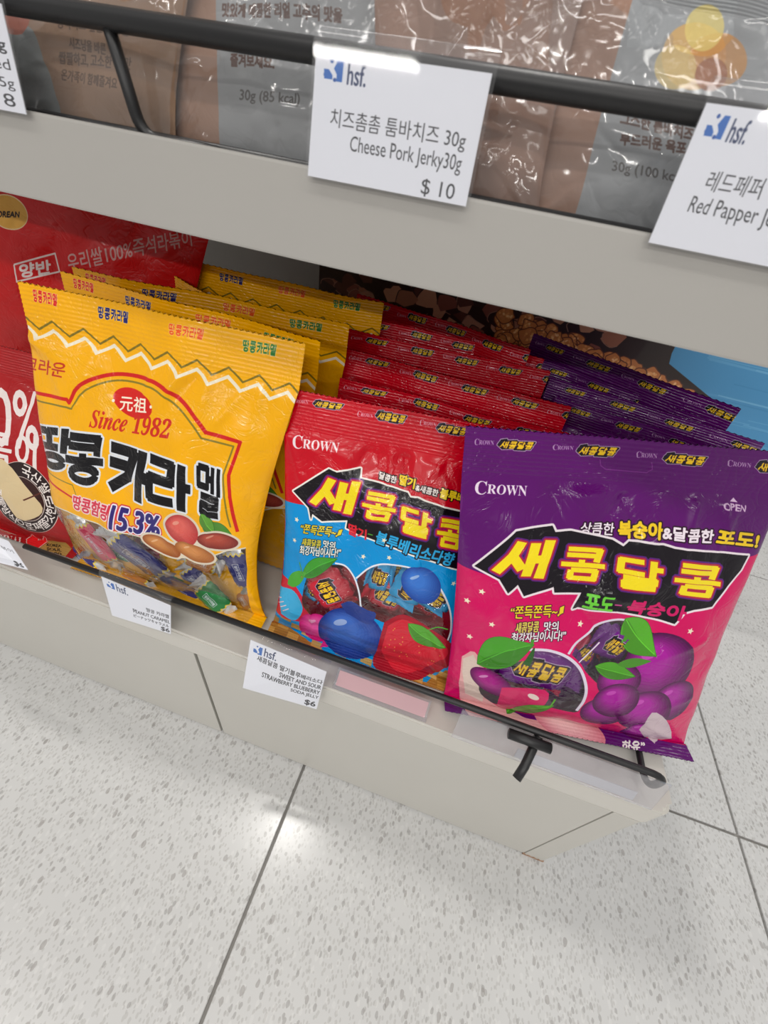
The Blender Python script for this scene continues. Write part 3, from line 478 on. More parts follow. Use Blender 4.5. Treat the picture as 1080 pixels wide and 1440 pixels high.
# ------------------------------------------------------------------ materials
def mat(name, color=(.8, .8, .8), rough=.5, metal=0., bump=0., bscale=200., coat=0., spec=.5, var=0.):
    m = bpy.data.materials.new(name); m.use_nodes = True; nt = m.node_tree; b = nt.nodes['Principled BSDF']
    b.inputs['Base Color'].default_value = (*color, 1); b.inputs['Roughness'].default_value = rough; b.inputs['Metallic'].default_value = metal
    b.inputs['Coat Weight'].default_value = coat; b.inputs['Coat Roughness'].default_value = .08; b.inputs['Specular IOR Level'].default_value = spec
    tc = nt.nodes.new('ShaderNodeTexCoord'); nz = nt.nodes.new('ShaderNodeTexNoise'); nz.inputs['Scale'].default_value = bscale; nz.inputs['Detail'].default_value = 4
    nt.links.new(tc.outputs['Object'], nz.inputs['Vector'])
    if bump:
        bp = nt.nodes.new('ShaderNodeBump'); bp.inputs['Strength'].default_value = bump; bp.inputs['Distance'].default_value = .001
        nt.links.new(nz.outputs['Fac'], bp.inputs['Height']); nt.links.new(bp.outputs[0], b.inputs['Normal'])
    if var:
        mp = nt.nodes.new('ShaderNodeMix'); mp.data_type = 'RGBA'; n2 = nt.nodes.new('ShaderNodeTexNoise'); n2.inputs['Scale'].default_value = 9; nt.links.new(tc.outputs['Object'], n2.inputs['Vector'])
        mp.inputs[6].default_value = (*[c*(1-var) for c in color], 1); mp.inputs[7].default_value = (*[min(1, c*(1+var)) for c in color], 1)
        nt.links.new(n2.outputs['Fac'], mp.inputs[0]); nt.links.new(mp.outputs[2], b.inputs['Base Color'])
    return m
def film_mat(name, im=None, color=None, rough=.22, crinkle=.25, metal=0., film_rough=.05, scale=1.):
    """glossy printed plastic film; where the print's alpha is 0 the film is clear"""
    m = bpy.data.materials.new(name); m.use_nodes = True; nt = m.node_tree; b = nt.nodes['Principled BSDF']; out = nt.nodes['Material Output']; L = nt.links
    b.inputs['Roughness'].default_value = rough; b.inputs['Metallic'].default_value = metal; b.inputs['Coat Weight'].default_value = .22; b.inputs['Coat Roughness'].default_value = .07; b.inputs['Specular IOR Level'].default_value = .28
    tc = nt.nodes.new('ShaderNodeTexCoord')
    vo = nt.nodes.new('ShaderNodeTexVoronoi'); vo.inputs['Scale'].default_value = 26*scale; vo.feature = 'DISTANCE_TO_EDGE'; vo.inputs['Randomness'].default_value = 1
    nz = nt.nodes.new('ShaderNodeTexNoise'); nz.inputs['Scale'].default_value = 34*scale; nz.inputs['Detail'].default_value = 3; nz.inputs['Distortion'].default_value = 1.2
    L.new(tc.outputs['Object'], nz.inputs['Vector'])
    ad = nt.nodes.new('ShaderNodeMixRGB'); ad.blend_type = 'ADD'; ad.inputs[0].default_value = .12; L.new(tc.outputs['Object'], ad.inputs[1]); L.new(nz.outputs['Color'], ad.inputs[2]); L.new(ad.outputs[0], vo.inputs['Vector'])
    mn = nt.nodes.new('ShaderNodeMath'); mn.operation = 'MINIMUM'; mn.inputs[1].default_value = .12; L.new(vo.outputs['Distance'], mn.inputs[0])
    sm = nt.nodes.new('ShaderNodeMath'); sm.operation = 'MULTIPLY_ADD'; sm.inputs[1].default_value = 2.0; L.new(mn.outputs[0], sm.inputs[0]); L.new(nz.outputs['Fac'], sm.inputs[2])
    bp = nt.nodes.new('ShaderNodeBump'); bp.inputs['Strength'].default_value = crinkle; bp.inputs['Distance'].default_value = .004; L.new(sm.outputs[0], bp.inputs['Height']); L.new(bp.outputs[0], b.inputs['Normal']); L.new(bp.outputs[0], b.inputs['Coat Normal'])
    if im is None: b.inputs['Base Color'].default_value = (*color, 1); return m
    ti = nt.nodes.new('ShaderNodeTexImage'); ti.image = im; ti.interpolation = 'Linear'; ti.extension = 'EXTEND'; uv = nt.nodes.new('ShaderNodeUVMap'); uv.uv_map = 'UVMap'; L.new(uv.outputs[0], ti.inputs['Vector'])
    L.new(ti.outputs['Color'], b.inputs['Base Color'])
    tr = nt.nodes.new('ShaderNodeBsdfTransparent'); tr.inputs[0].default_value = (.93, .93, .93, 1); gl = nt.nodes.new('ShaderNodeBsdfGlossy'); gl.inputs['Roughness'].default_value = film_rough; L.new(bp.outputs[0], gl.inputs['Normal'])
    fr = nt.nodes.new('ShaderNodeFresnel'); fr.inputs[0].default_value = 1.5; L.new(bp.outputs[0], fr.inputs['Normal']); mul = nt.nodes.new('ShaderNodeMath'); mul.operation = 'MULTIPLY'; mul.inputs[1].default_value = 2.2; mul.use_clamp = True; L.new(fr.outputs[0], mul.inputs[0])
    gb = nt.nodes.new('ShaderNodeNewGeometry'); io = nt.nodes.new('ShaderNodeMath'); io.operation = 'MULTIPLY_ADD'; io.inputs[1].default_value = -.8333; io.inputs[2].default_value = 1.5; L.new(gb.outputs['Backfacing'], io.inputs[0]); L.new(io.outputs[0], fr.inputs[0])
    clear = nt.nodes.new('ShaderNodeMixShader'); L.new(mul.outputs[0], clear.inputs[0]); L.new(tr.outputs[0], clear.inputs[1]); L.new(gl.outputs[0], clear.inputs[2])
    mx = nt.nodes.new('ShaderNodeMixShader'); L.new(ti.outputs['Alpha'], mx.inputs[0]); L.new(clear.outputs[0], mx.inputs[1]); L.new(b.outputs[0], mx.inputs[2]); L.new(mx.outputs[0], out.inputs['Surface'])
    return m
def clear_mat(name, tint=(.95, .95, .96), crinkle=0., gloss=1.5, rough=.04, haze=0.):
    m = bpy.data.materials.new(name); m.use_nodes = True; nt = m.node_tree; out = nt.nodes['Material Output']; L = nt.links; nt.nodes.remove(nt.nodes['Principled BSDF'])
    tr = nt.nodes.new('ShaderNodeBsdfTransparent'); tr.inputs[0].default_value = (*tint, 1); gl = nt.nodes.new('ShaderNodeBsdfGlossy'); gl.inputs['Roughness'].default_value = rough
    fr = nt.nodes.new('ShaderNodeFresnel'); fr.inputs[0].default_value = 1.5; mul = nt.nodes.new('ShaderNodeMath'); mul.operation = 'MULTIPLY_ADD'; mul.inputs[1].default_value = gloss; mul.inputs[2].default_value = 0; mul.use_clamp = True; L.new(fr.outputs[0], mul.inputs[0])
    gb = nt.nodes.new('ShaderNodeNewGeometry'); io = nt.nodes.new('ShaderNodeMath'); io.operation = 'MULTIPLY_ADD'; io.inputs[1].default_value = -.8333; io.inputs[2].default_value = 1.5; L.new(gb.outputs['Backfacing'], io.inputs[0]); L.new(io.outputs[0], fr.inputs[0])
    if crinkle:
        tc = nt.nodes.new('ShaderNodeTexCoord'); nz = nt.nodes.new('ShaderNodeTexNoise'); nz.inputs['Scale'].default_value = 10; nz.inputs['Detail'].default_value = 2; nz.inputs['Distortion'].default_value = 3; L.new(tc.outputs['Object'], nz.inputs['Vector'])
        bp = nt.nodes.new('ShaderNodeBump'); bp.inputs['Strength'].default_value = crinkle; bp.inputs['Distance'].default_value = .006; L.new(nz.outputs['Fac'], bp.inputs['Height']); L.new(bp.outputs[0], gl.inputs['Normal']); L.new(bp.outputs[0], fr.inputs['Normal'])
    mx = nt.nodes.new('ShaderNodeMixShader'); L.new(mul.outputs[0], mx.inputs[0]); L.new(tr.outputs[0], mx.inputs[1]); L.new(gl.outputs[0], mx.inputs[2])
    last = mx
    if haze:
        df = nt.nodes.new('ShaderNodeBsdfDiffuse'); df.inputs[0].default_value = (.8, .8, .82, 1); m2 = nt.nodes.new('ShaderNodeMixShader'); m2.inputs[0].default_value = haze; L.new(mx.outputs[0], m2.inputs[1]); L.new(df.outputs[0], m2.inputs[2]); last = m2
    L.new(last.outputs[0], out.inputs['Surface']); return m
def print_mat(name, im, rough=.5, coat=0.):
    m = bpy.data.materials.new(name); m.use_nodes = True; nt = m.node_tree; b = nt.nodes['Principled BSDF']; b.inputs['Roughness'].default_value = rough; b.inputs['Coat Weight'].default_value = coat
    ti = nt.nodes.new('ShaderNodeTexImage'); ti.image = im; ti.extension = 'EXTEND'; nt.links.new(ti.outputs['Color'], b.inputs['Base Color']); return m
def terrazzo():
    m = bpy.data.materials.new('terrazzo'); m.use_nodes = True; nt = m.node_tree; b = nt.nodes['Principled BSDF']; L = nt.links
    geo = nt.nodes.new('ShaderNodeNewGeometry'); base = None
    bn = nt.nodes.new('ShaderNodeTexNoise'); bn.inputs['Scale'].default_value = 3.0; bn.inputs['Detail'].default_value = 5; L.new(geo.outputs['Position'], bn.inputs['Vector'])
    cr = nt.nodes.new('ShaderNodeValToRGB'); cr.color_ramp.elements[0].color = (.50, .50, .495, 1); cr.color_ramp.elements[1].color = (.585, .585, .58, 1); L.new(bn.outputs['Fac'], cr.inputs[0]); col = cr.outputs[0]
    for sc, thr, pick, c, st in ((240, .32, .62, (.38, .37, .355), .42), (170, .30, .62, (.72, .715, .70), .18), (175, .28, .80, (.25, .24, .23), .5), (105, .22, .91, (.24, .22, .205), .5), (380, .36, .70, (.34, .33, .315), .38)):
        mp = nt.nodes.new('ShaderNodeMapping'); mp.inputs['Scale'].default_value = (sc, sc*.62, 1); mp.inputs['Rotation'].default_value = (0, 0, sc*.37); mp.inputs['Location'].default_value = (sc*.13, sc*.71, 0)
        nn = nt.nodes.new('ShaderNodeTexNoise'); nn.inputs['Scale'].default_value = sc*.9; L.new(geo.outputs['Position'], nn.inputs['Vector'])
        L.new(geo.outputs['Position'], mp.inputs['Vector']); v = nt.nodes.new('ShaderNodeTexVoronoi'); v.voronoi_dimensions = '2D'; v.inputs['Scale'].default_value = 1
        L.new(mp.outputs[0], v.inputs['Vector'])
        sp = nt.nodes.new('ShaderNodeSeparateColor'); L.new(v.outputs['Color'], sp.inputs[0])
        a = nt.nodes.new('ShaderNodeMath'); a.operation = 'GREATER_THAN'; a.inputs[1].default_value = pick; L.new(sp.outputs[0], a.inputs[0])
        wob = nt.nodes.new('ShaderNodeMath'); wob.operation = 'MULTIPLY_ADD'; wob.inputs[1].default_value = .45; L.new(nn.outputs['Fac'], wob.inputs[0]); wob.inputs[2].default_value = -.22
        sm = nt.nodes.new('ShaderNodeMath'); sm.operation = 'ADD'; L.new(v.outputs['Distance'], sm.inputs[0]); L.new(wob.outputs[0], sm.inputs[1])
        d = nt.nodes.new('ShaderNodeMath'); d.operation = 'LESS_THAN'; d.inputs[1].default_value = thr; L.new(sm.outputs[0], d.inputs[0])
        q = nt.nodes.new('ShaderNodeMath'); q.operation = 'MULTIPLY'; L.new(a.outputs[0], q.inputs[0]); L.new(d.outputs[0], q.inputs[1])
        q2 = nt.nodes.new('ShaderNodeMath'); q2.operation = 'MULTIPLY'; q2.inputs[1].default_value = st; L.new(q.outputs[0], q2.inputs[0])
        mx = nt.nodes.new('ShaderNodeMix'); mx.data_type = 'RGBA'; L.new(q2.outputs[0], mx.inputs[0]); L.new(col, mx.inputs[6]); mx.inputs[7].default_value = (*c, 1); col = mx.outputs[2]
    L.new(col, b.inputs['Base Color']); b.inputs['Roughness'].default_value = .28; b.inputs['Specular IOR Level'].default_value = .45
    n2 = nt.nodes.new('ShaderNodeTexNoise'); n2.inputs['Scale'].default_value = 6; L.new(geo.outputs['Position'], n2.inputs['Vector']); mr = nt.nodes.new('ShaderNodeMapRange'); mr.inputs[3].default_value = .15; mr.inputs[4].default_value = .26; L.new(n2.outputs['Fac'], mr.inputs[0]); L.new(mr.outputs[0], b.inputs['Roughness'])
    return m

M_GREY = mat('powder_coated_steel', (.49, .475, .435), .42, bump=.05, bscale=900, var=.03)
M_LIP = mat('cream_steel', (.56, .54, .495), .38, bump=.05, bscale=900, var=.03)
M_SHELF = mat('warm_grey_steel', (.41, .395, .37), .5, bump=.05, bscale=900, var=.03)
M_BACK = mat('rack_panel_paint', (.36, .345, .32), .5, var=.04)
M_BLACK = mat('black_wire_coating', (.010, .010, .011), .42, bump=.03, bscale=600)
M_GROUT = mat('grout', (.25, .24, .225), .85, bump=.3, bscale=300, var=.1)
M_CHIP = mat('exposed_board', (.34, .22, .15), .9, bump=.5, bscale=400, var=.3)
M_CLEAR = clear_mat('clear_acrylic', (.93, .93, .95), haze=.10)
M_SLEEVE = clear_mat('clear_sleeve', (.985, .985, .99), gloss=.8, haze=.05)
M_WRAP = clear_mat('clear_crinkled_wrap', (.95, .95, .95), crinkle=.16, gloss=1.3, rough=.09, haze=.07)
M_SILVER = mat('silver_foil', (.75, .75, .76), .28, metal=.75, bump=.3, bscale=300)
M_INNER = film_mat('silver_film_inside', color=(.42, .40, .38), rough=.35, metal=.3)
M_WHITE_STRIP = mat('white_paper', (.5, .5, .53), .6)
M_PINK = mat('pink_paper', (.70, .40, .42), .6, var=.3)
M_TILE = terrazzo()

# ------------------------------------------------------------------ object helpers
COL = scene.collection
def link(o, parent=None):
    COL.objects.link(o)
    if parent is not None: o.parent = parent
    return o
def tag(o, label, cat, group=None, kind=None):
    if label: o['label'] = label
    if cat: o['category'] = cat
    if group: o['group'] = group
    if kind: o['kind'] = kind
    return o
def empty(name, loc, label, cat, group=None):
    o = bpy.data.objects.new(name, None); o.empty_display_size = .05; o.location = loc; link(o); tag(o, label, cat, group); return o
def mesh_obj(name, V, F, m, parent=None, uv=None, smooth_=False, mats=None, midx=None):
    org = Vector((0, 0, 0)) if parent is None else parent.location
    me = bpy.data.meshes.new(name); V = np.asarray(V, float)-np.array(org); me.from_pydata(V.tolist(), [], [list(map(int, f)) for f in F])
    for mm in (mats or [m]): me.materials.append(mm)
    if midx is not None: me.polygons.foreach_set('material_index', np.asarray(midx, dtype=np.int32))
    if uv is not None:
        l = me.uv_layers.new(name='UVMap'); vi = np.zeros(len(me.loops), int); me.loops.foreach_get('vertex_index', vi); l.data.foreach_set('uv', np.asarray(uv, float)[vi].ravel())
    if smooth_: me.polygons.foreach_set('use_smooth', [True]*len(me.polygons))
    me.update(); o = bpy.data.objects.new(name, me); link(o, parent); return o
def bm_obj(name, bm, m, parent=None, smooth_=False):
    me = bpy.data.meshes.new(name); bmesh.ops.recalc_face_normals(bm, faces=bm.faces); org = Vector((0, 0, 0)) if parent is None else parent.location
    bmesh.ops.translate(bm, verts=bm.verts, vec=-org); bm.to_mesh(me); bm.free(); me.materials.append(m)
    if smooth_: me.polygons.foreach_set('use_smooth', [True]*len(me.polygons))
    o = bpy.data.objects.new(name, me); link(o, parent); return o
def box(bm, x0, x1, y0, y1, z0, z1, bev=0., seg=2):
    r = bmesh.ops.create_cube(bm, size=1, matrix=Matrix.Translation(((x0+x1)/2, (y0+y1)/2, (z0+z1)/2)) @ Matrix.Diagonal((x1-x0, y1-y0, z1-z0, 1)))
    if bev:
        es = list({e for v in r['verts'] for e in v.link_edges}); bmesh.ops.bevel(bm, geom=es, offset=bev, segments=seg, affect='EDGES', profile=.7)
def tube(pts, r, n=10):
    """swept tube along a polyline; returns V, F"""
    P = [Vector(p) for p in pts]; V = []; F = []; prev = None
    for i, p in enumerate(P):
        d = ((P[min(i+1, len(P)-1)]-P[i]).normalized()+(P[i]-P[max(i-1, 0)]).normalized()).normalized()
        a = d.orthogonal().normalized() if prev is None else (prev-d*prev.dot(d)).normalized(); prev = a; b = d.cross(a)
        for k in range(n): t = 2*math.pi*k/n; V.append(p+(a*math.cos(t)+b*math.sin(t))*r)
        if i: F += [((i-1)*n+k, (i-1)*n+(k+1) % n, i*n+(k+1) % n, i*n+k) for k in range(n)]
    F.append(tuple(range(n))[::-1]); F.append(tuple((len(P)-1)*n+k for k in range(n))); return [tuple(v) for v in V], F
def bend(pts, r=.012, n=6):
    P = [Vector(p) for p in pts]; out = [P[0]]
    for i in range(1, len(P)-1):
        a = (P[i-1]-P[i]); b = (P[i+1]-P[i]); ra = min(r, a.length*.45, b.length*.45); A = P[i]+a.normalized()*ra; B = P[i]+b.normalized()*ra
        for k in range(n+1): t = k/n; out.append(A*(1-t)**2+P[i]*2*t*(1-t)+B*t*t)
    out.append(P[-1]); return out

# ------------------------------------------------------------------ floor
floor = tag(mesh_obj('floor', [(-2.0, -1.3, -.004), (3.2, -1.3, -.004), (3.2, 3.6, -.004), (-2.0, 3.6, -.004), (-2.0, -1.3, -.03), (3.2, -1.3, -.03), (3.2, 3.6, -.03), (-2.0, 3.6, -.03)],
            [(0, 1, 2, 3), (7, 6, 5, 4), (0, 4, 5, 1), (1, 5, 6, 2), (2, 6, 7, 3), (3, 7, 4, 0)], M_GROUT), 'pale speckled terrazzo tile floor with grey joints', None, kind='structure')
JX, JY, TS, GAP = -.0716, .2768, .60, .0035
bm = bmesh.new(); box(bm, GAP/2, TS-GAP/2, GAP/2, TS-GAP/2, -.012, 0, .0008, 1); tme = bpy.data.meshes.new('tile'); bmesh.ops.recalc_face_normals(bm, faces=bm.faces); bm.to_mesh(tme); bm.free(); tme.materials.append(M_TILE)
for i in range(-3, 5):
    for j in range(-2, 5):
        t = bpy.data.objects.new('tile', tme); t.location = (JX+i*TS, JY+j*TS, 0); link(t, floor)

# ------------------------------------------------------------------ display rack (plinth, deck, back, uprights)
Y0, DECK, XE = .161, .258, .262
XL = -1.05
rack = empty('display_rack', (-.3, .45, 0), 'cream steel display rack base with plinth panels under the sweets', 'display rack')
def bxo(name, *a, m=M_GREY, parent=rack, bev=.0008):
    bm = bmesh.new(); box(bm, *a, bev); return bm_obj(name, bm, m, parent)
bxo('kick_panel', XL, -.1980, Y0, Y0+.012, .002, .2212); bxo('kick_panel', -.1940, .2295, Y0, Y0+.012, .002, .2212)
bxo('corner_post', .2305, XE-.008, Y0-.0005, Y0+.03, .0, .2215, bev=.002)
bxo('end_panel', XE-.0125, XE-.0015, Y0+.004, .70, .0, .2215, m=M_GREY)
# deck with rounded front corner
bm = bmesh.new(); c = .010
prof = [(XL, Y0-.001), (XE-c, Y0-.001)]+[(XE-c+c*math.sin(a), Y0-.001+c-c*math.cos(a)) for a in np.linspace(.2, 1.5708, 6)]+[(XE, .70), (XL, .70)]
vb = [bm.verts.new((x, y, .2245)) for x, y in prof]; vt = [bm.verts.new((x, y, DECK)) for x, y in prof]; n = len(prof)
bm.faces.new(vb[::-1]); bm.faces.new(vt)
for i in range(n): bm.faces.new((vb[i], vb[(i+1) % n], vt[(i+1) % n], vt[i]))
bmesh.ops.bevel(bm, geom=[e for e in bm.edges if all(abs(v.co.z-DECK) < 1e-5 for v in e.verts)], offset=.004, segments=3, affect='EDGES')
bm_obj('deck', bm, M_LIP, rack)
bxo('shadow_gap', XL, XE-.014, Y0+.006, .69, .2213, .2245, m=M_BACK)
bxo('back_panel', XL, XE, .70, .715, .02, 1.15, m=M_BACK)
bxo('upright', XE-.03, XE-.001, .668, .699, .259, 1.15, m=M_BACK); bxo('upright', XL, XL+.03, .668, .699, .259, 1.15, m=M_BACK)
rj = random.Random(9)
def chipped(name, x0, x1, y, z0, z1, n):
    V = [(x0, y, z0), (x1, y, z0)]+[(x1-(x1-x0)*k/n, y-.0003, z0+(z1-z0)*rj.uniform(.25, 1)) for k in range(n+1)]
    V2 = [(a, b+.002, c) for a, b, c in V]; m_ = len(V); mesh_obj(name, V+V2, [tuple(range(m_)), tuple(range(m_, 2*m_))[::-1]]+[(i, (i+1) % m_, m_+(i+1) % m_, m_+i) for i in range(m_)], M_CHIP, rack)
chipped('worn_edge', .2285, .2548, Y0-.0011, .0005, .006, 12)

# upper shelf
SY = .225
shelf = empty('shelf_board', (-.3, .45, .585), 'warm grey upper shelf board above the sweets, holding clear jerky packs', 'shelf')
bm = bmesh.new(); box(bm, XL, XE, SY, SY+.004, .5845, .6235, .0012); bm_obj('shelf_lip', bm, M_SHELF, shelf)
bm = bmesh.new(); box(bm, XL, XE, SY+.0042, .6995, .597, .6175, .001); bm_obj('shelf_deck', bm, M_SHELF, shelf)

# ------------------------------------------------------------------ wire fences
def fence(label, y, z0, hgt, x0, x1, r, posts, hook=None, sign=0):
    o = empty('wire_fence', ((x0+x1)/2, y, z0), label, 'fence')
    V, F = tube(bend([(x0, y, z0+hgt), (x1, y, z0+hgt), (x1+.003, y+.004, z0+.006), (x1+.003, y+.10, z0+.004)], .016), r, 12); mesh_obj('top_bar', V, F, M_BLACK, o, smooth_=True)
    if r > .004:
     V, F = tube([(x0+.01, y+.010, z0+.0035), (x1-.01, y+.010, z0+.0035)], r*.7, 10); mesh_obj('bottom_bar', V, F, M_BLACK, o, smooth_=True)
    for px in posts:
        V, F = tube(bend([(px, y, z0+hgt), (px+.004, y+.004, z0+.003), (px+.05, y+.010, z0+.003)], .010), r*.7, 10); mesh_obj('wire_post', V, F, M_BLACK, o, smooth_=True)
    return o
fl = fence('black wire rail across the front of the sweets on the lower deck', .168, DECK+.0005, .0425, -.372, .234, .0028, ())
up_f = fence('thick black wire rail in front of the clear jerky packs on the upper shelf', .232, .6180, .042, -1.0, .24, .0042, (-.205,))

# clear ticket strips resting on the deck below the rail
def strip(label, x0, x1, y, m_in, tilt=.35):
    o = empty('ticket_strip', ((x0+x1)/2, y, DECK), label, 'ticket strip')
    P = [(0, 0), (-.002, .003), (.001, .0045), (.012, .014), (.014, .0135), (.003, .0025), (.0025, .0)]
    V = [(x, y+a, DECK+.0005+b) for x in (x0, x1) for a, b in P]; n = len(P)
    mesh_obj('clear_holder', V, [tuple(range(n)), tuple(range(n, 2*n))[::-1]]+[(i, n+i, n+(i+1) % n, (i+1) % n) for i in range(n)], M_CLEAR, o)
    Q = [(.0015, .0035), (.0118, .0128), (.0121, .0125), (.0018, .0032)]
    V = [(x, y+a, DECK+.0005+b) for x in (x0+.002, x1-.002) for a, b in Q]; mesh_obj('paper_insert', V, [(0, 1, 2, 3), (7, 6, 5, 4)]+[(i, 4+i, 4+(i+1) % 4, (i+1) % 4) for i in range(4)], m_in, o)
    return o
strip('clear plastic ticket strip with faded pink paper under the red bag', -.045, .045, .162, M_PINK)
s2 = empty('ticket_strip', (.16, .158, .285), 'clear plastic ticket holder clipped below the rail under the purple bag', 'ticket strip')
def sheet(name, quad, th, m, parent):
    q = [Vector(p) for p in quad]; nn = (q[1]-q[0]).cross(q[3]-q[0]).normalized()*th
    V = [tuple(p) for p in q]+[tuple(p-nn) for p in q]; uv = [(0, 0), (1, 0), (1, 1), (0, 1)]*2
    return mesh_obj(name, V, [(0, 1, 2, 3), (7, 6, 5, 4), (0, 4, 5, 1), (1, 5, 6, 2), (2, 6, 7, 3), (3, 7, 4, 0)], m, parent, uv=uv)
sheet('clear_holder', [(.068, .1535, .2680), (.236, .1545, .2680), (.236, .1640, .2995), (.068, .1640, .2995)], .0012, M_CLEAR, s2)
sheet('paper_insert', [(.122, .1552, .2705), (.220, .1558, .2705), (.220, .1590, .2800), (.122, .1590, .2800)], .0005, M_WHITE_STRIP, s2)
V, F = tube([(.132, .166, .2985), (.126, .145, .285), (.122, .136, .279)], .0036, 12); mesh_obj('black_peg', V, F, M_BLACK, s2, smooth_=True)
V, F = tube([(.108, .160, .2975), (.142, .160, .2975)], .0042, 12); mesh_obj('rail_clip', V, F, M_BLACK, s2, smooth_=True)

# ------------------------------------------------------------------ price tags
def price_tag(label, corners, art, group=None):
    """corners: BL, BR, TR, TL of the clear sleeve"""
    q = [Vector(p) for p in corners]; mid = (q[2]+q[3])/2
    o = empty('price_tag', mid, label, 'price tag', group)
    nn = (q[1]-q[0]).cross(q[3]-q[0]).normalized(); ex = (q[1]-q[0]); ey = (q[3]-q[0])
    pm = print_mat('printed_card', art.image('card_print'), .55)
    card = [q[0]+ex*.012+ey*.015, q[1]-ex*.02+ey*.015, q[2]-ex*.02-ey*.07, q[3]+ex*.012-ey*.07]
    sheet('paper_card', card, .0004, pm, o)
    mesh_obj('clear_sleeve', [tuple(p+nn*.0009) for p in q], [(0, 1, 2, 3)], M_SLEEVE, o)
    # clip wrapped over the rail
    t = [q[3], q[2]]; V = []; A = []
    for k in range(6): a = -.4+k*.75; A.append((a,))
    for e in t:
        for k in range(7):
            a = math.pi*(1.0*k/6); V.append(tuple(e+nn*(-.0035+.0042*math.cos(a))+Vector((0, 0, .0042*math.sin(a)))))
    mesh_obj('rail_clip', V, [(k, k+1, 8+k, 7+k) for k in range(6)], M_SLEEVE, o, smooth_=True)
    return o
D1 = '2b2b30'
price_tag('white price card reading Cheese Pork Jerky 30g, ten dollars, on the upper rail', ((-0.1030, 0.2215, 0.6195), (-0.0257, 0.2215, 0.6198), (-0.0272, 0.2265, 0.6638), (-0.1018, 0.2265, 0.6631)),
    art_tag([('hsf.', .20, .31, .78, .93, '26355e', 1), ('치즈촘촘 툼바치즈 30g', .12, .93, .42, .59, D1, 0), ('Cheese Pork Jerky30g', .26, .93, .235, .40, D1, 0), ('$ 10', .72, .92, .015, .165, D1, 0)], 560, 400))
price_tag('white price card reading Red Papper, hanging on the upper rail beside the orange-print pack', ((0.0495, 0.2215, 0.6200), (0.1153, 0.2215, 0.6199), (0.1053, 0.2265, 0.6657), (0.0473, 0.2265, 0.6649)),
    art_tag([('hsf.', .20, .31, .78, .93, '26355e', 1), ('레드페퍼 육포 30g', .20, .93, .42, .59, D1, 0), ('Red Papper Jerky 30g', .16, .93, .24, .40, D1, 0), ('$ 10', .72, .92, .02, .17, D1, 0)], 560, 400))
price_tag('white price card showing eight dollars, on the upper rail in front of the kraft pack', ((-0.3622, 0.2215, 0.6208), (-0.2548, 0.2215, 0.6214), (-0.2526, 0.2265, 0.6617), (-0.3487, 0.2265, 0.6629)),
    art_tag([('hsf.', .20, .31, .78, .93, '26355e', 1), ('구운 오징어 25g', .3, .97, .56, .72, D1, 1), ('Squid dried', .5, .97, .38, .52, D1, 0), ('4x25g', .73, .97, .21, .34, D1, 0), ('$ 8', .76, .95, .03, .18, D1, 0)], 560, 400))
price_tag('white price card reading Sweet and Sour Strawberry Blueberry Soda Jelly, six dollars', ((-0.1287, 0.1411, 0.2350), (-0.0526, 0.1470, 0.2350), (-0.0502, 0.1625, 0.2908), (-0.1265, 0.1625, 0.2978)),
    art_tag([('hsf.', .20, .36, .80, .96, '26355e', 1), ('새콤달콤 딸기블루베리소다', .12, .985, .665, .77, D1, 1), ('SWEET AND SOUR', .44, .985, .53, .63, D1, 1), ('STRAWBERRY BLUEBERRY', .22, .985, .39, .49, D1, 1), ('SODA JELLY', .62, .985, .25, .35, D1, 1), ('$6', .83, .97, .03, .18, D1, 2)], 560, 420))
price_tag('white price card reading Peanut Caramel, six dollars, under the yellow bag', ((-0.2712, 0.1500, 0.2639), (-0.2054, 0.1520, 0.2665), (-0.2055, 0.1630, 0.3039), (-0.2790, 0.1630, 0.3107)),
    art_tag([('hsf.', .20, .36, .78, .96, '26355e', 1), ('땅콩 카라멜', .60, .97, .53, .66, D1, 1), ('PEANUT CARAMEL', .38, .985, .36, .47, D1, 1), ('ピーナッツキャラメル', .38, .97, .20, .31, D1, 1), ('$6', .84, .98, .02, .17, D1, 2)], 560, 420))
price_tag('white price card at the rail end below the dark red noodle pack', ((-0.4460, 0.1460, 0.2827), (-0.3456, 0.1480, 0.2984), (-0.3781, 0.1630, 0.3143), (-0.4703, 0.1630, 0.3163)),
    art_tag([('hsf.', .16, .32, .78, .95, '26355e', 1), ('즉석 라볶이', .5, .95, .5, .64, D1, 0), ('$6', .85, .97, .03, .17, D1, 2)], 560, 420))

# ------------------------------------------------------------------ pouches
def grid_part(name, pouch, u, v, face_mats, parent, both=True):
    nu, nv = len(u), len(v); U, Vv = np.meshgrid(u, v)
    teeth = np.where(np.arange(nu) % 2 == 0, 1., 0.)[None, :]*np.where(Vv >= .9999, -.006, np.where(Vv <= .0001, .005, 0))
    VA = []; UVs = []; F = []; MI = []; base = 0
    for face in ((1, -1) if both else (1,)):
        P = pouch.at(U, np.clip(Vv+teeth, 0, 1) if True else Vv, face, True)
        P = P+pouch.up*teeth[..., None]*pouch.H if False else P
        if face < 0: P = P-pouch.N*.0005
        VA.append(P.reshape(-1, 3)); UVs.append(np.c_[U.ravel(), (Vv+teeth).ravel()])
        for j in range(nv-1):
            r0 = base+j*nu
            F += [(r0+i, r0+i+1, r0+nu+i+1, r0+nu+i) if face > 0 else (r0+i, r0+nu+i, r0+nu+i+1, r0+i+1) for i in range(nu-1)]
        MI += [0 if face > 0 else 1]*((nv-1)*(nu-1)); base += nu*nv
    return mesh_obj(name, np.vstack(VA), F, None, parent, uv=np.vstack(UVs), smooth_=True, mats=face_mats, midx=MI)
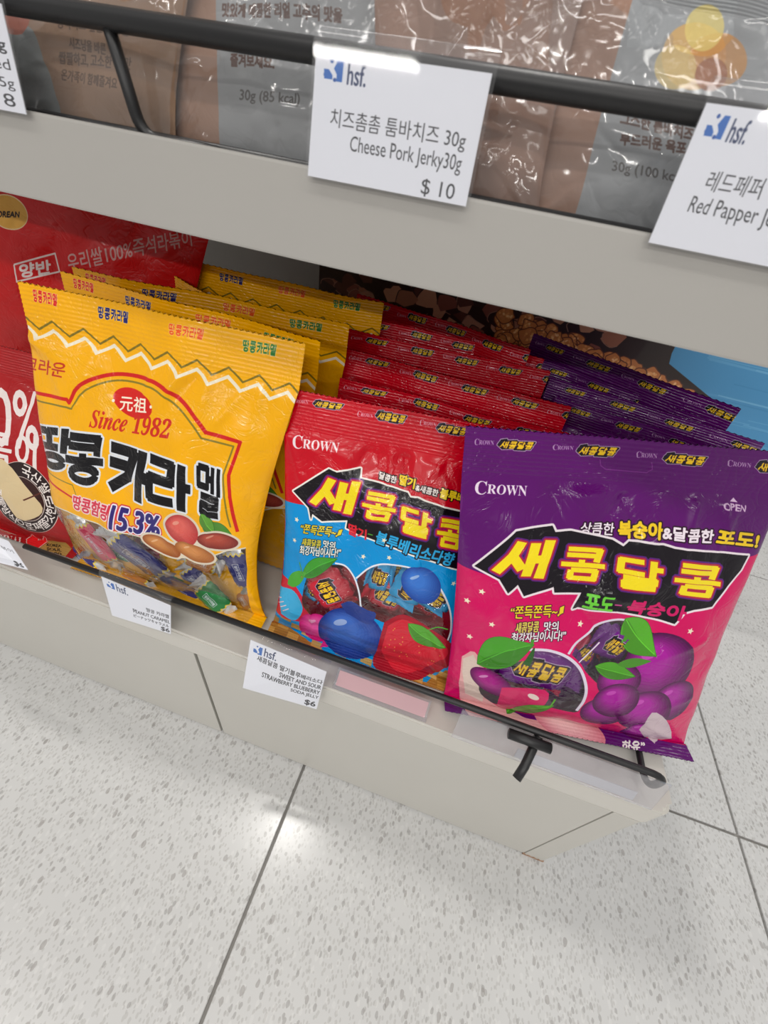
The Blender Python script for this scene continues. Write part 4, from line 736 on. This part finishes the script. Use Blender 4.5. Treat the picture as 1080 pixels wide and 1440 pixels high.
def make_pouch(name, key_or_p, front, back, label, cat, group=None, hi=True):
    p = key_or_p if isinstance(key_or_p, Pouch) else Pouch(**CORNERS[key_or_p])
    loc = Vector(((p.BL+p.BR)/2).tolist()); o = empty(name, loc, label, cat, group)
    nu = 101 if hi else 71; u = np.linspace(0, 1, nu)
    grid_part('pouch_body', p, u, np.linspace(p.seam, p.head, 90 if hi else 34), [front, back], o)
    grid_part('top_seal', p, u, np.linspace(p.head, 1, 50 if hi else 40), [front, back], o)
    grid_part('bottom_seal', p, u, np.linspace(0, p.seam, 22 if hi else 6), [front, back], o)
    return o, p
IM = {k: f().image(k) for k, f in dict(yellow_print=art_yellow, red_print=art_red, purple_print=art_purple, dark_red_print=art_hot, dark_red_back_print=art_hot_back,
      kraft_print=art_jerky_one, grey_print=art_jerky_two, plain_kraft_print=art_jerky_three, orange_food_print=art_jerky_four, fried_print=art_fried).items()}
M_Y = film_mat('yellow_film', IM['yellow_print'], rough=.24, crinkle=.22); M_R = film_mat('red_film', IM['red_print'], rough=.24, crinkle=.22); M_P = film_mat('purple_film', IM['purple_print'], rough=.22, crinkle=.18)
M_H = film_mat('dark_red_film', IM['dark_red_print'], rough=.4, crinkle=.15); M_HB = film_mat('dark_red_film_back', IM['dark_red_back_print'], rough=.35, crinkle=.2)
M_YB = film_mat('yellow_film_reverse', color=(.85, .42, .01)); M_RB = film_mat('red_film_reverse', color=(.55, .01, .03)); M_PB = film_mat('purple_film_reverse', color=(.14, .01, .17)); M_HR = film_mat('dark_red_reverse', color=(.35, .01, .01))

GY, GR, GP = 'yellow peanut caramel bags', 'red chewy candy bags', 'purple chewy candy bags'
_, PY = make_pouch('candy_bag', 'yellow_front', M_Y, M_YB, 'yellow peanut caramel bag in front, clear window full of wrapped candies', 'candy bag', GY)
_, PR = make_pouch('candy_bag', 'red_front', M_R, M_RB, 'red and blue chewy candy bag in front, with strawberry and blueberry', 'candy bag', GR)
_, PP = make_pouch('candy_bag', 'purple_front', M_P, M_PB, 'purple and magenta chewy candy bag in front at the rack end', 'candy bag', GP)
make_pouch('noodle_pack', 'hot_front', M_H, M_HR, 'dark red pack with round black emblem and big white 00%', 'noodle pack', 'dark red snack packs')
make_pouch('noodle_pack', 'hot_back', M_HB, M_HR, 'bright red pack tilted under the upper shelf, white outlined square logo', 'noodle pack', 'dark red snack packs')
def rear(TL, TR, lean, label, cat_group, mats, seed, curl=0., wave=.004, dx=0.):
    TL = np.array(TL); TR = np.array(TR); BL = TL.copy(); BR = TR.copy()
    d = TR-TL; mid = (TL+TR)/2
    for q in (BL, BR): q[2] = .2600; q[1] -= lean; q[0] += dx
    w = np.linalg.norm((TR-TL)[:2])
    p = Pouch(TL, TR, BL, BR, seed=seed, fat=.012, back=.010, fold=False, seam=.03, curl=curl, wave=wave)
    return make_pouch('candy_bag', p, *mats, label, 'candy bag', cat_group, hi=False)
YM, RM, PM = (M_Y, M_YB), (M_R, M_RB), (M_P, M_PB)
rear((-0.3759, 0.3083, 0.5170), (-0.1261, 0.3016, 0.5170), .035, 'yellow caramel bag directly behind the front yellow bag, green print at its end', GY, YM, 31, wave=.003)
rear((-0.3977, 0.3384, 0.5120), (-0.1270, 0.3692, 0.5120), .025, 'yellow caramel bag third from the front, its end beside the red bags', GY, YM, 32, wave=.004)
rear((-0.4292, 0.4168, 0.5170), (-0.2246, 0.3868, 0.4880), .01, 'yellow caramel bag with its top corner tipped up, among the rear yellow bags', GY, YM, 33, wave=.003)
rear((-0.3678, 0.4201, 0.5170), (-0.1167, 0.4425, 0.5170), .01, 'rearmost yellow caramel bag, its header reaching over the red bags', GY, YM, 34, wave=.004)
rear((-0.1195, 0.3316, 0.4770), (0.0963, 0.3473, 0.4740), .05, 'red candy bag directly behind the front red bag', GR, RM, 41)
rear((-0.1347, 0.3824, 0.4840), (0.0908, 0.3858, 0.4820), .05, 'red candy bag third from the front, its end against the purple bags', GR, RM, 42, wave=.003)
rear((-0.1478, 0.4219, 0.4890), (0.0710, 0.4522, 0.4870), .045, 'red candy bag fourth from the front in the red row', GR, RM, 43, wave=.003)
rear((-0.1588, 0.4663, 0.4920), (0.0618, 0.4796, 0.4900), .04, 'red candy bag second from the rear of the red row', GR, RM, 44)
rear((-0.1690, 0.5171, 0.5010), (0.0444, 0.4633, 0.5010), .03, 'rearmost red candy bag with a creased corner, under the fried food picture', GR, RM, 45)
rear((0.0811, 0.4297, 0.4720), (0.2797, 0.4029, 0.4700), .05, 'purple candy bag directly behind the front purple bag', GP, PM, 51, wave=.003)
rear((0.0742, 0.4660, 0.4780), (0.2849, 0.4395, 0.4740), .045, 'purple candy bag third from the front, its corner reaching farthest toward the aisle end', GP, PM, 52, wave=.002)
rear((0.0593, 0.5080, 0.4800), (0.2461, 0.4509, 0.4780), .04, 'purple candy bag fourth from the front with a crumpled hang hole', GP, PM, 53)
rear((0.0462, 0.5345, 0.4980), (0.2487, 0.4436, 0.4980), .03, 'rearmost purple candy bag, straight header against the fried food picture', GP, PM, 54, wave=.002)

# ------------------------------------------------------------------ wrapped candies inside the clear windows
CM = {k: film_mat(k+'_wrapper', art_candy(k).image(k+'_wrapper_print'), rough=.25, crinkle=.2, scale=2) for k in ('navy', 'green', 'pink', 'amber', 'red', 'blue', 'purple', 'magenta')}
def candy(pouch, a, b, width, depth, kind, label, group, th=.36):
    width *= 1.2; depth *= .85
    pa = pouch.at(np.array([a[0]]), np.array([a[1]]))[0]-pouch.N*depth; pb = pouch.at(np.array([b[0]]), np.array([b[1]]))[0]-pouch.N*depth
    ax = Vector(pb-pa); L = ax.length; ax.normalize(); N = Vector(pouch.N.tolist()); N = (N-ax*N.dot(ax)).normalized(); sd = N.cross(ax)
    mid = Vector(((pa+pb)/2).tolist()); crimp = L*.17; body = L-2*crimp*.9
    ns, nk = 15, 20; V = []; UV = []; F = []
    for i in range(ns):
        t = i/(ns-1); x = (t-.5)*body; e = min(1, (4*t*(1-t))**.35+.12)
        for k in range(nk+1):
            ph = 2*math.pi*k/nk; y = math.cos(ph)*width/2*(.78+.22*e); z = math.sin(ph)*width/2*th*e; y2 = y*(1+.06*math.sin(9*ph+i)); V.append(mid+ax*x+sd*y2+N*z*(1+.08*math.sin(i*1.7+k)))
            UV.append((.12+.76*t, .5+.5*math.cos(ph)*.96))
    for i in range(ns-1):
        for k in range(nk): a_ = i*(nk+1)+k; F.append((a_, a_+1, a_+nk+2, a_+nk+1))
    o = empty('wrapped_candy', mid, label, 'candy', group)
    mesh_obj('wrapper', V, F, CM[kind], o, uv=UV, smooth_=True)
    for sgn in (-1, 1):
        V = []; UV = []; F = []; nj = 15
        for i in range(5):
            for j in range(nj):
                s = j/(nj-1)-.5; x = body/2*.97+crimp*(i/4)*(1-(.10 if (i == 4 and j % 2) else 0)); w = width*(.80+.12*i/4)
                V.append(mid+ax*sgn*x+sd*s*w+N*(.0009*math.sin(i*3+j*.0)+.002*math.sin(s*5+i))); UV.append((.5+sgn*(.40+.1*i/4), .5+s*.9))
        for i in range(4):
            for j in range(nj-1): q = i*nj+j; F.append((q, q+1, q+nj+1, q+nj))
        mesh_obj('crimped_end', V, F, CM[kind] if kind not in ('navy', 'green', 'pink', 'amber') else M_SILVER, o, uv=UV, smooth_=True)
    return o
G1, G2, G3 = 'candies in the yellow bag window', 'candies in the red bag window', 'candies in the purple bag window'
for a, b, w, d, k, lb in (
    ((0.2504, 0.2760), (0.4962, 0.0485), .022, .011, 'navy', 'navy wrapped caramel with boxed lettering, high in the yellow bag window'),
    ((0.0935, 0.2831), (0.2025, 0.0320), .017, .010, 'pink', 'pink wrapped caramel slanting at the window edge of the yellow bag'),
    ((0.6954, 0.1587), (0.8319, -0.0050), .024, .009, 'green', 'green wrapped caramel with yellow zigzag, low in the yellow bag window'),
    ((0.3385, 0.0444), (0.7286, -0.0022), .019, .014, 'navy', 'navy wrapped caramel lying lowest in the yellow bag window'),
    ((0.8723, 0.3495), (0.9406, 0.1271), .020, .013, 'navy', 'navy wrapped caramel standing at the end of the yellow bag window'),
    ((0.1842, 0.1664), (0.3178, 0.0416), .018, .021, 'green', 'green wrapped caramel half hidden below the high navy one'),
    ((0.6275, 0.2512), (0.8222, 0.2125), .020, .020, 'amber', 'amber wrapped caramel under the printed peanuts'),
    ((0.1991, 0.0037), (0.4323, -0.0230), .016, .016, 'amber', 'amber wrapped caramel just above the rail in the yellow bag'),
    ((0.1010, 0.3320), (0.3452, 0.2984), .020, .022, 'green', 'dark green wrapped caramel at the top of the yellow bag window'),
    ((-0.1344, 0.0571), (0.1553, -0.0292), .020, .018, 'navy', 'navy wrapped caramel in the bottom corner of the yellow bag window'),
    ((0.7129, 0.2550), (0.9219, 0.2730), .020, .028, 'navy', 'navy wrapped caramel at the back of the yellow bag window')):
    candy(PY, a, b, w, d, k, lb, G1)
for a, b, w, d, k in (((0.1841, 0.2936), (0.4530, 0.2985), .022, .030, 'amber'), ((0.4000, 0.2534), (0.6417, 0.2546), .022, .031, 'green'), ((0.5838, 0.1639), (0.6736, 0.0230), .022, .026, 'navy'), ((0.8056, 0.2880), (0.9223, 0.1786), .022, .030, 'amber'), ((0.0661, 0.0197), (0.2992, -0.0210), .022, .031, 'navy'),
                      ((0.4001, -0.0077), (0.6136, 0.0045), .022, .027, 'green'), ((0.8576, 0.1324), (0.9273, -0.0031), .020, .022, 'amber'), ((0.2802, 0.1824), (0.4890, 0.1331), .022, .030, 'pink')):
    candy(PY, a, b, w, d, k, 'half-hidden wrapped caramel deep inside the yellow bag window', G1)
for a, b, w, d, k, lb in (
    ((0.1774, 0.4001), (0.3589, 0.2753), .030, .009, 'red', 'red wrapped chew below the green leaf in the red bag window'),
    ((0.4189, 0.4444), (0.5509, 0.4451), .028, .014, 'blue', 'small blue wrapped chew at the top of the red bag window'),
    ((0.6125, 0.3484), (0.6499, 0.5209), .024, .009, 'blue', 'blue wrapped chew standing upright in the red bag window'),
    ((0.4306, 0.3818), (0.6620, 0.3523), .028, .019, 'red', 'red wrapped chew lying across the red bag window'),
    ((0.7505, 0.3436), (0.7841, 0.4625), .028, .016, 'blue', 'blue wrapped chew at the edge of the red bag window'),
    ((0.1349, 0.3064), (0.2384, 0.2764), .020, .016, 'blue', 'blue wrapped chew beside the red chew in the red bag window')):
    candy(PR, a, b, w, d, k, lb, G2)
for a, b, w, d, k in (((0.2173, 0.2862), (0.3620, 0.3790), .026, .024, 'red'), ((0.5259, 0.2964), (0.6235, 0.4092), .026, .027, 'red'), ((0.6804, 0.3911), (0.8440, 0.3257), .026, .026, 'red'), ((0.4503, 0.4294), (0.6889, 0.4884), .028, .029, 'red')):
    candy(PR, a, b, w, d, k, 'half-hidden red wrapped chew deep inside the red bag window', G2)
for a, b, w, d, k, lb in (
    ((0.1350, 0.3106), (0.4950, 0.3178), .040, .010, 'purple', 'large purple wrapped chew behind the cloud window of the purple bag'),
    ((0.4903, 0.4564), (0.6200, 0.4166), .026, .010, 'purple', 'dark purple wrapped chew under the upright leaf'),
    ((0.4289, 0.3936), (0.5255, 0.3681), .026, .018, 'magenta', 'magenta wrapped chew between the two windows'),
    ((0.7060, 0.4648), (0.8148, 0.3721), .024, .014, 'purple', 'dark purple wrapped chew beside the printed grapes'),
    ((0.5217, 0.3805), (0.6889, 0.4753), .030, .024, 'magenta', 'magenta wrapped chew at the back of the upper window')):
    candy(PP, a, b, w, d, k, lb, G3)
for a, b, w, d, k in (((0.1770, 0.2261), (0.4710, 0.2229), .034, .026, 'magenta'), ((0.2505, 0.3595), (0.4429, 0.3432), .03, .028, 'purple'), ((0.5339, 0.3427), (0.7549, 0.4085), .03, .03, 'purple')):
    candy(PP, a, b, w, d, k, 'half-hidden wrapped chew deep inside the purple bag windows', G3)

# ------------------------------------------------------------------ jerky packs on the upper shelf, each in a clear outer wrap
for key, im, lb in (('jerky_one', 'kraft_print', 'kraft brown jerky pack with dark lettering, beside the eight dollar card'), ('jerky_two', 'grey_print', 'grey-labelled jerky pack reading 30g, behind the ten dollar card'),
                    ('jerky_three', 'plain_kraft_print', 'plain kraft brown jerky pack in crinkled clear wrap'), ('jerky_four', 'orange_food_print', 'grey jerky pack with orange and yellow food print')):
    mm = film_mat(im+'_film', IM[im], rough=.5, crinkle=.1)
    o, p = make_pouch('jerky_pack', key, mm, mm, lb, 'snack pack', 'clear-wrapped jerky packs on the upper shelf')
    q = Pouch(**{**CORNERS[key], 'seed': CORNERS[key]['seed']+40, 'crease': .0016}); 
    for a_ in ('TL', 'TR', 'BL', 'BR'): setattr(q, a_, getattr(q, a_)+q.N*.0035)
    q.fat = .007; u = np.linspace(0, 1, 90)
    grid_part('clear_wrap', q, u, np.linspace(0.02, 1, 90), [M_WRAP], o, both=False)

# ------------------------------------------------------------------ poster board at the back of the lower deck
pb = empty('poster_board', (.15, .664, DECK), 'glossy printed board of fried food on blue behind the candy bags', 'poster')
board = [(-.285, .664, .30), (.60, .664, .30), (.60, .664, .60), (-.285, .664, .60)]
sheet('printed_face', board, .0008, print_mat('board_print', IM['fried_print'], .35, .3), pb)
bm = bmesh.new(); box(bm, -.287, .602, .665, .6675, .2585, .603, .0005); bm_obj('backing_board', bm, M_BACK, pb)
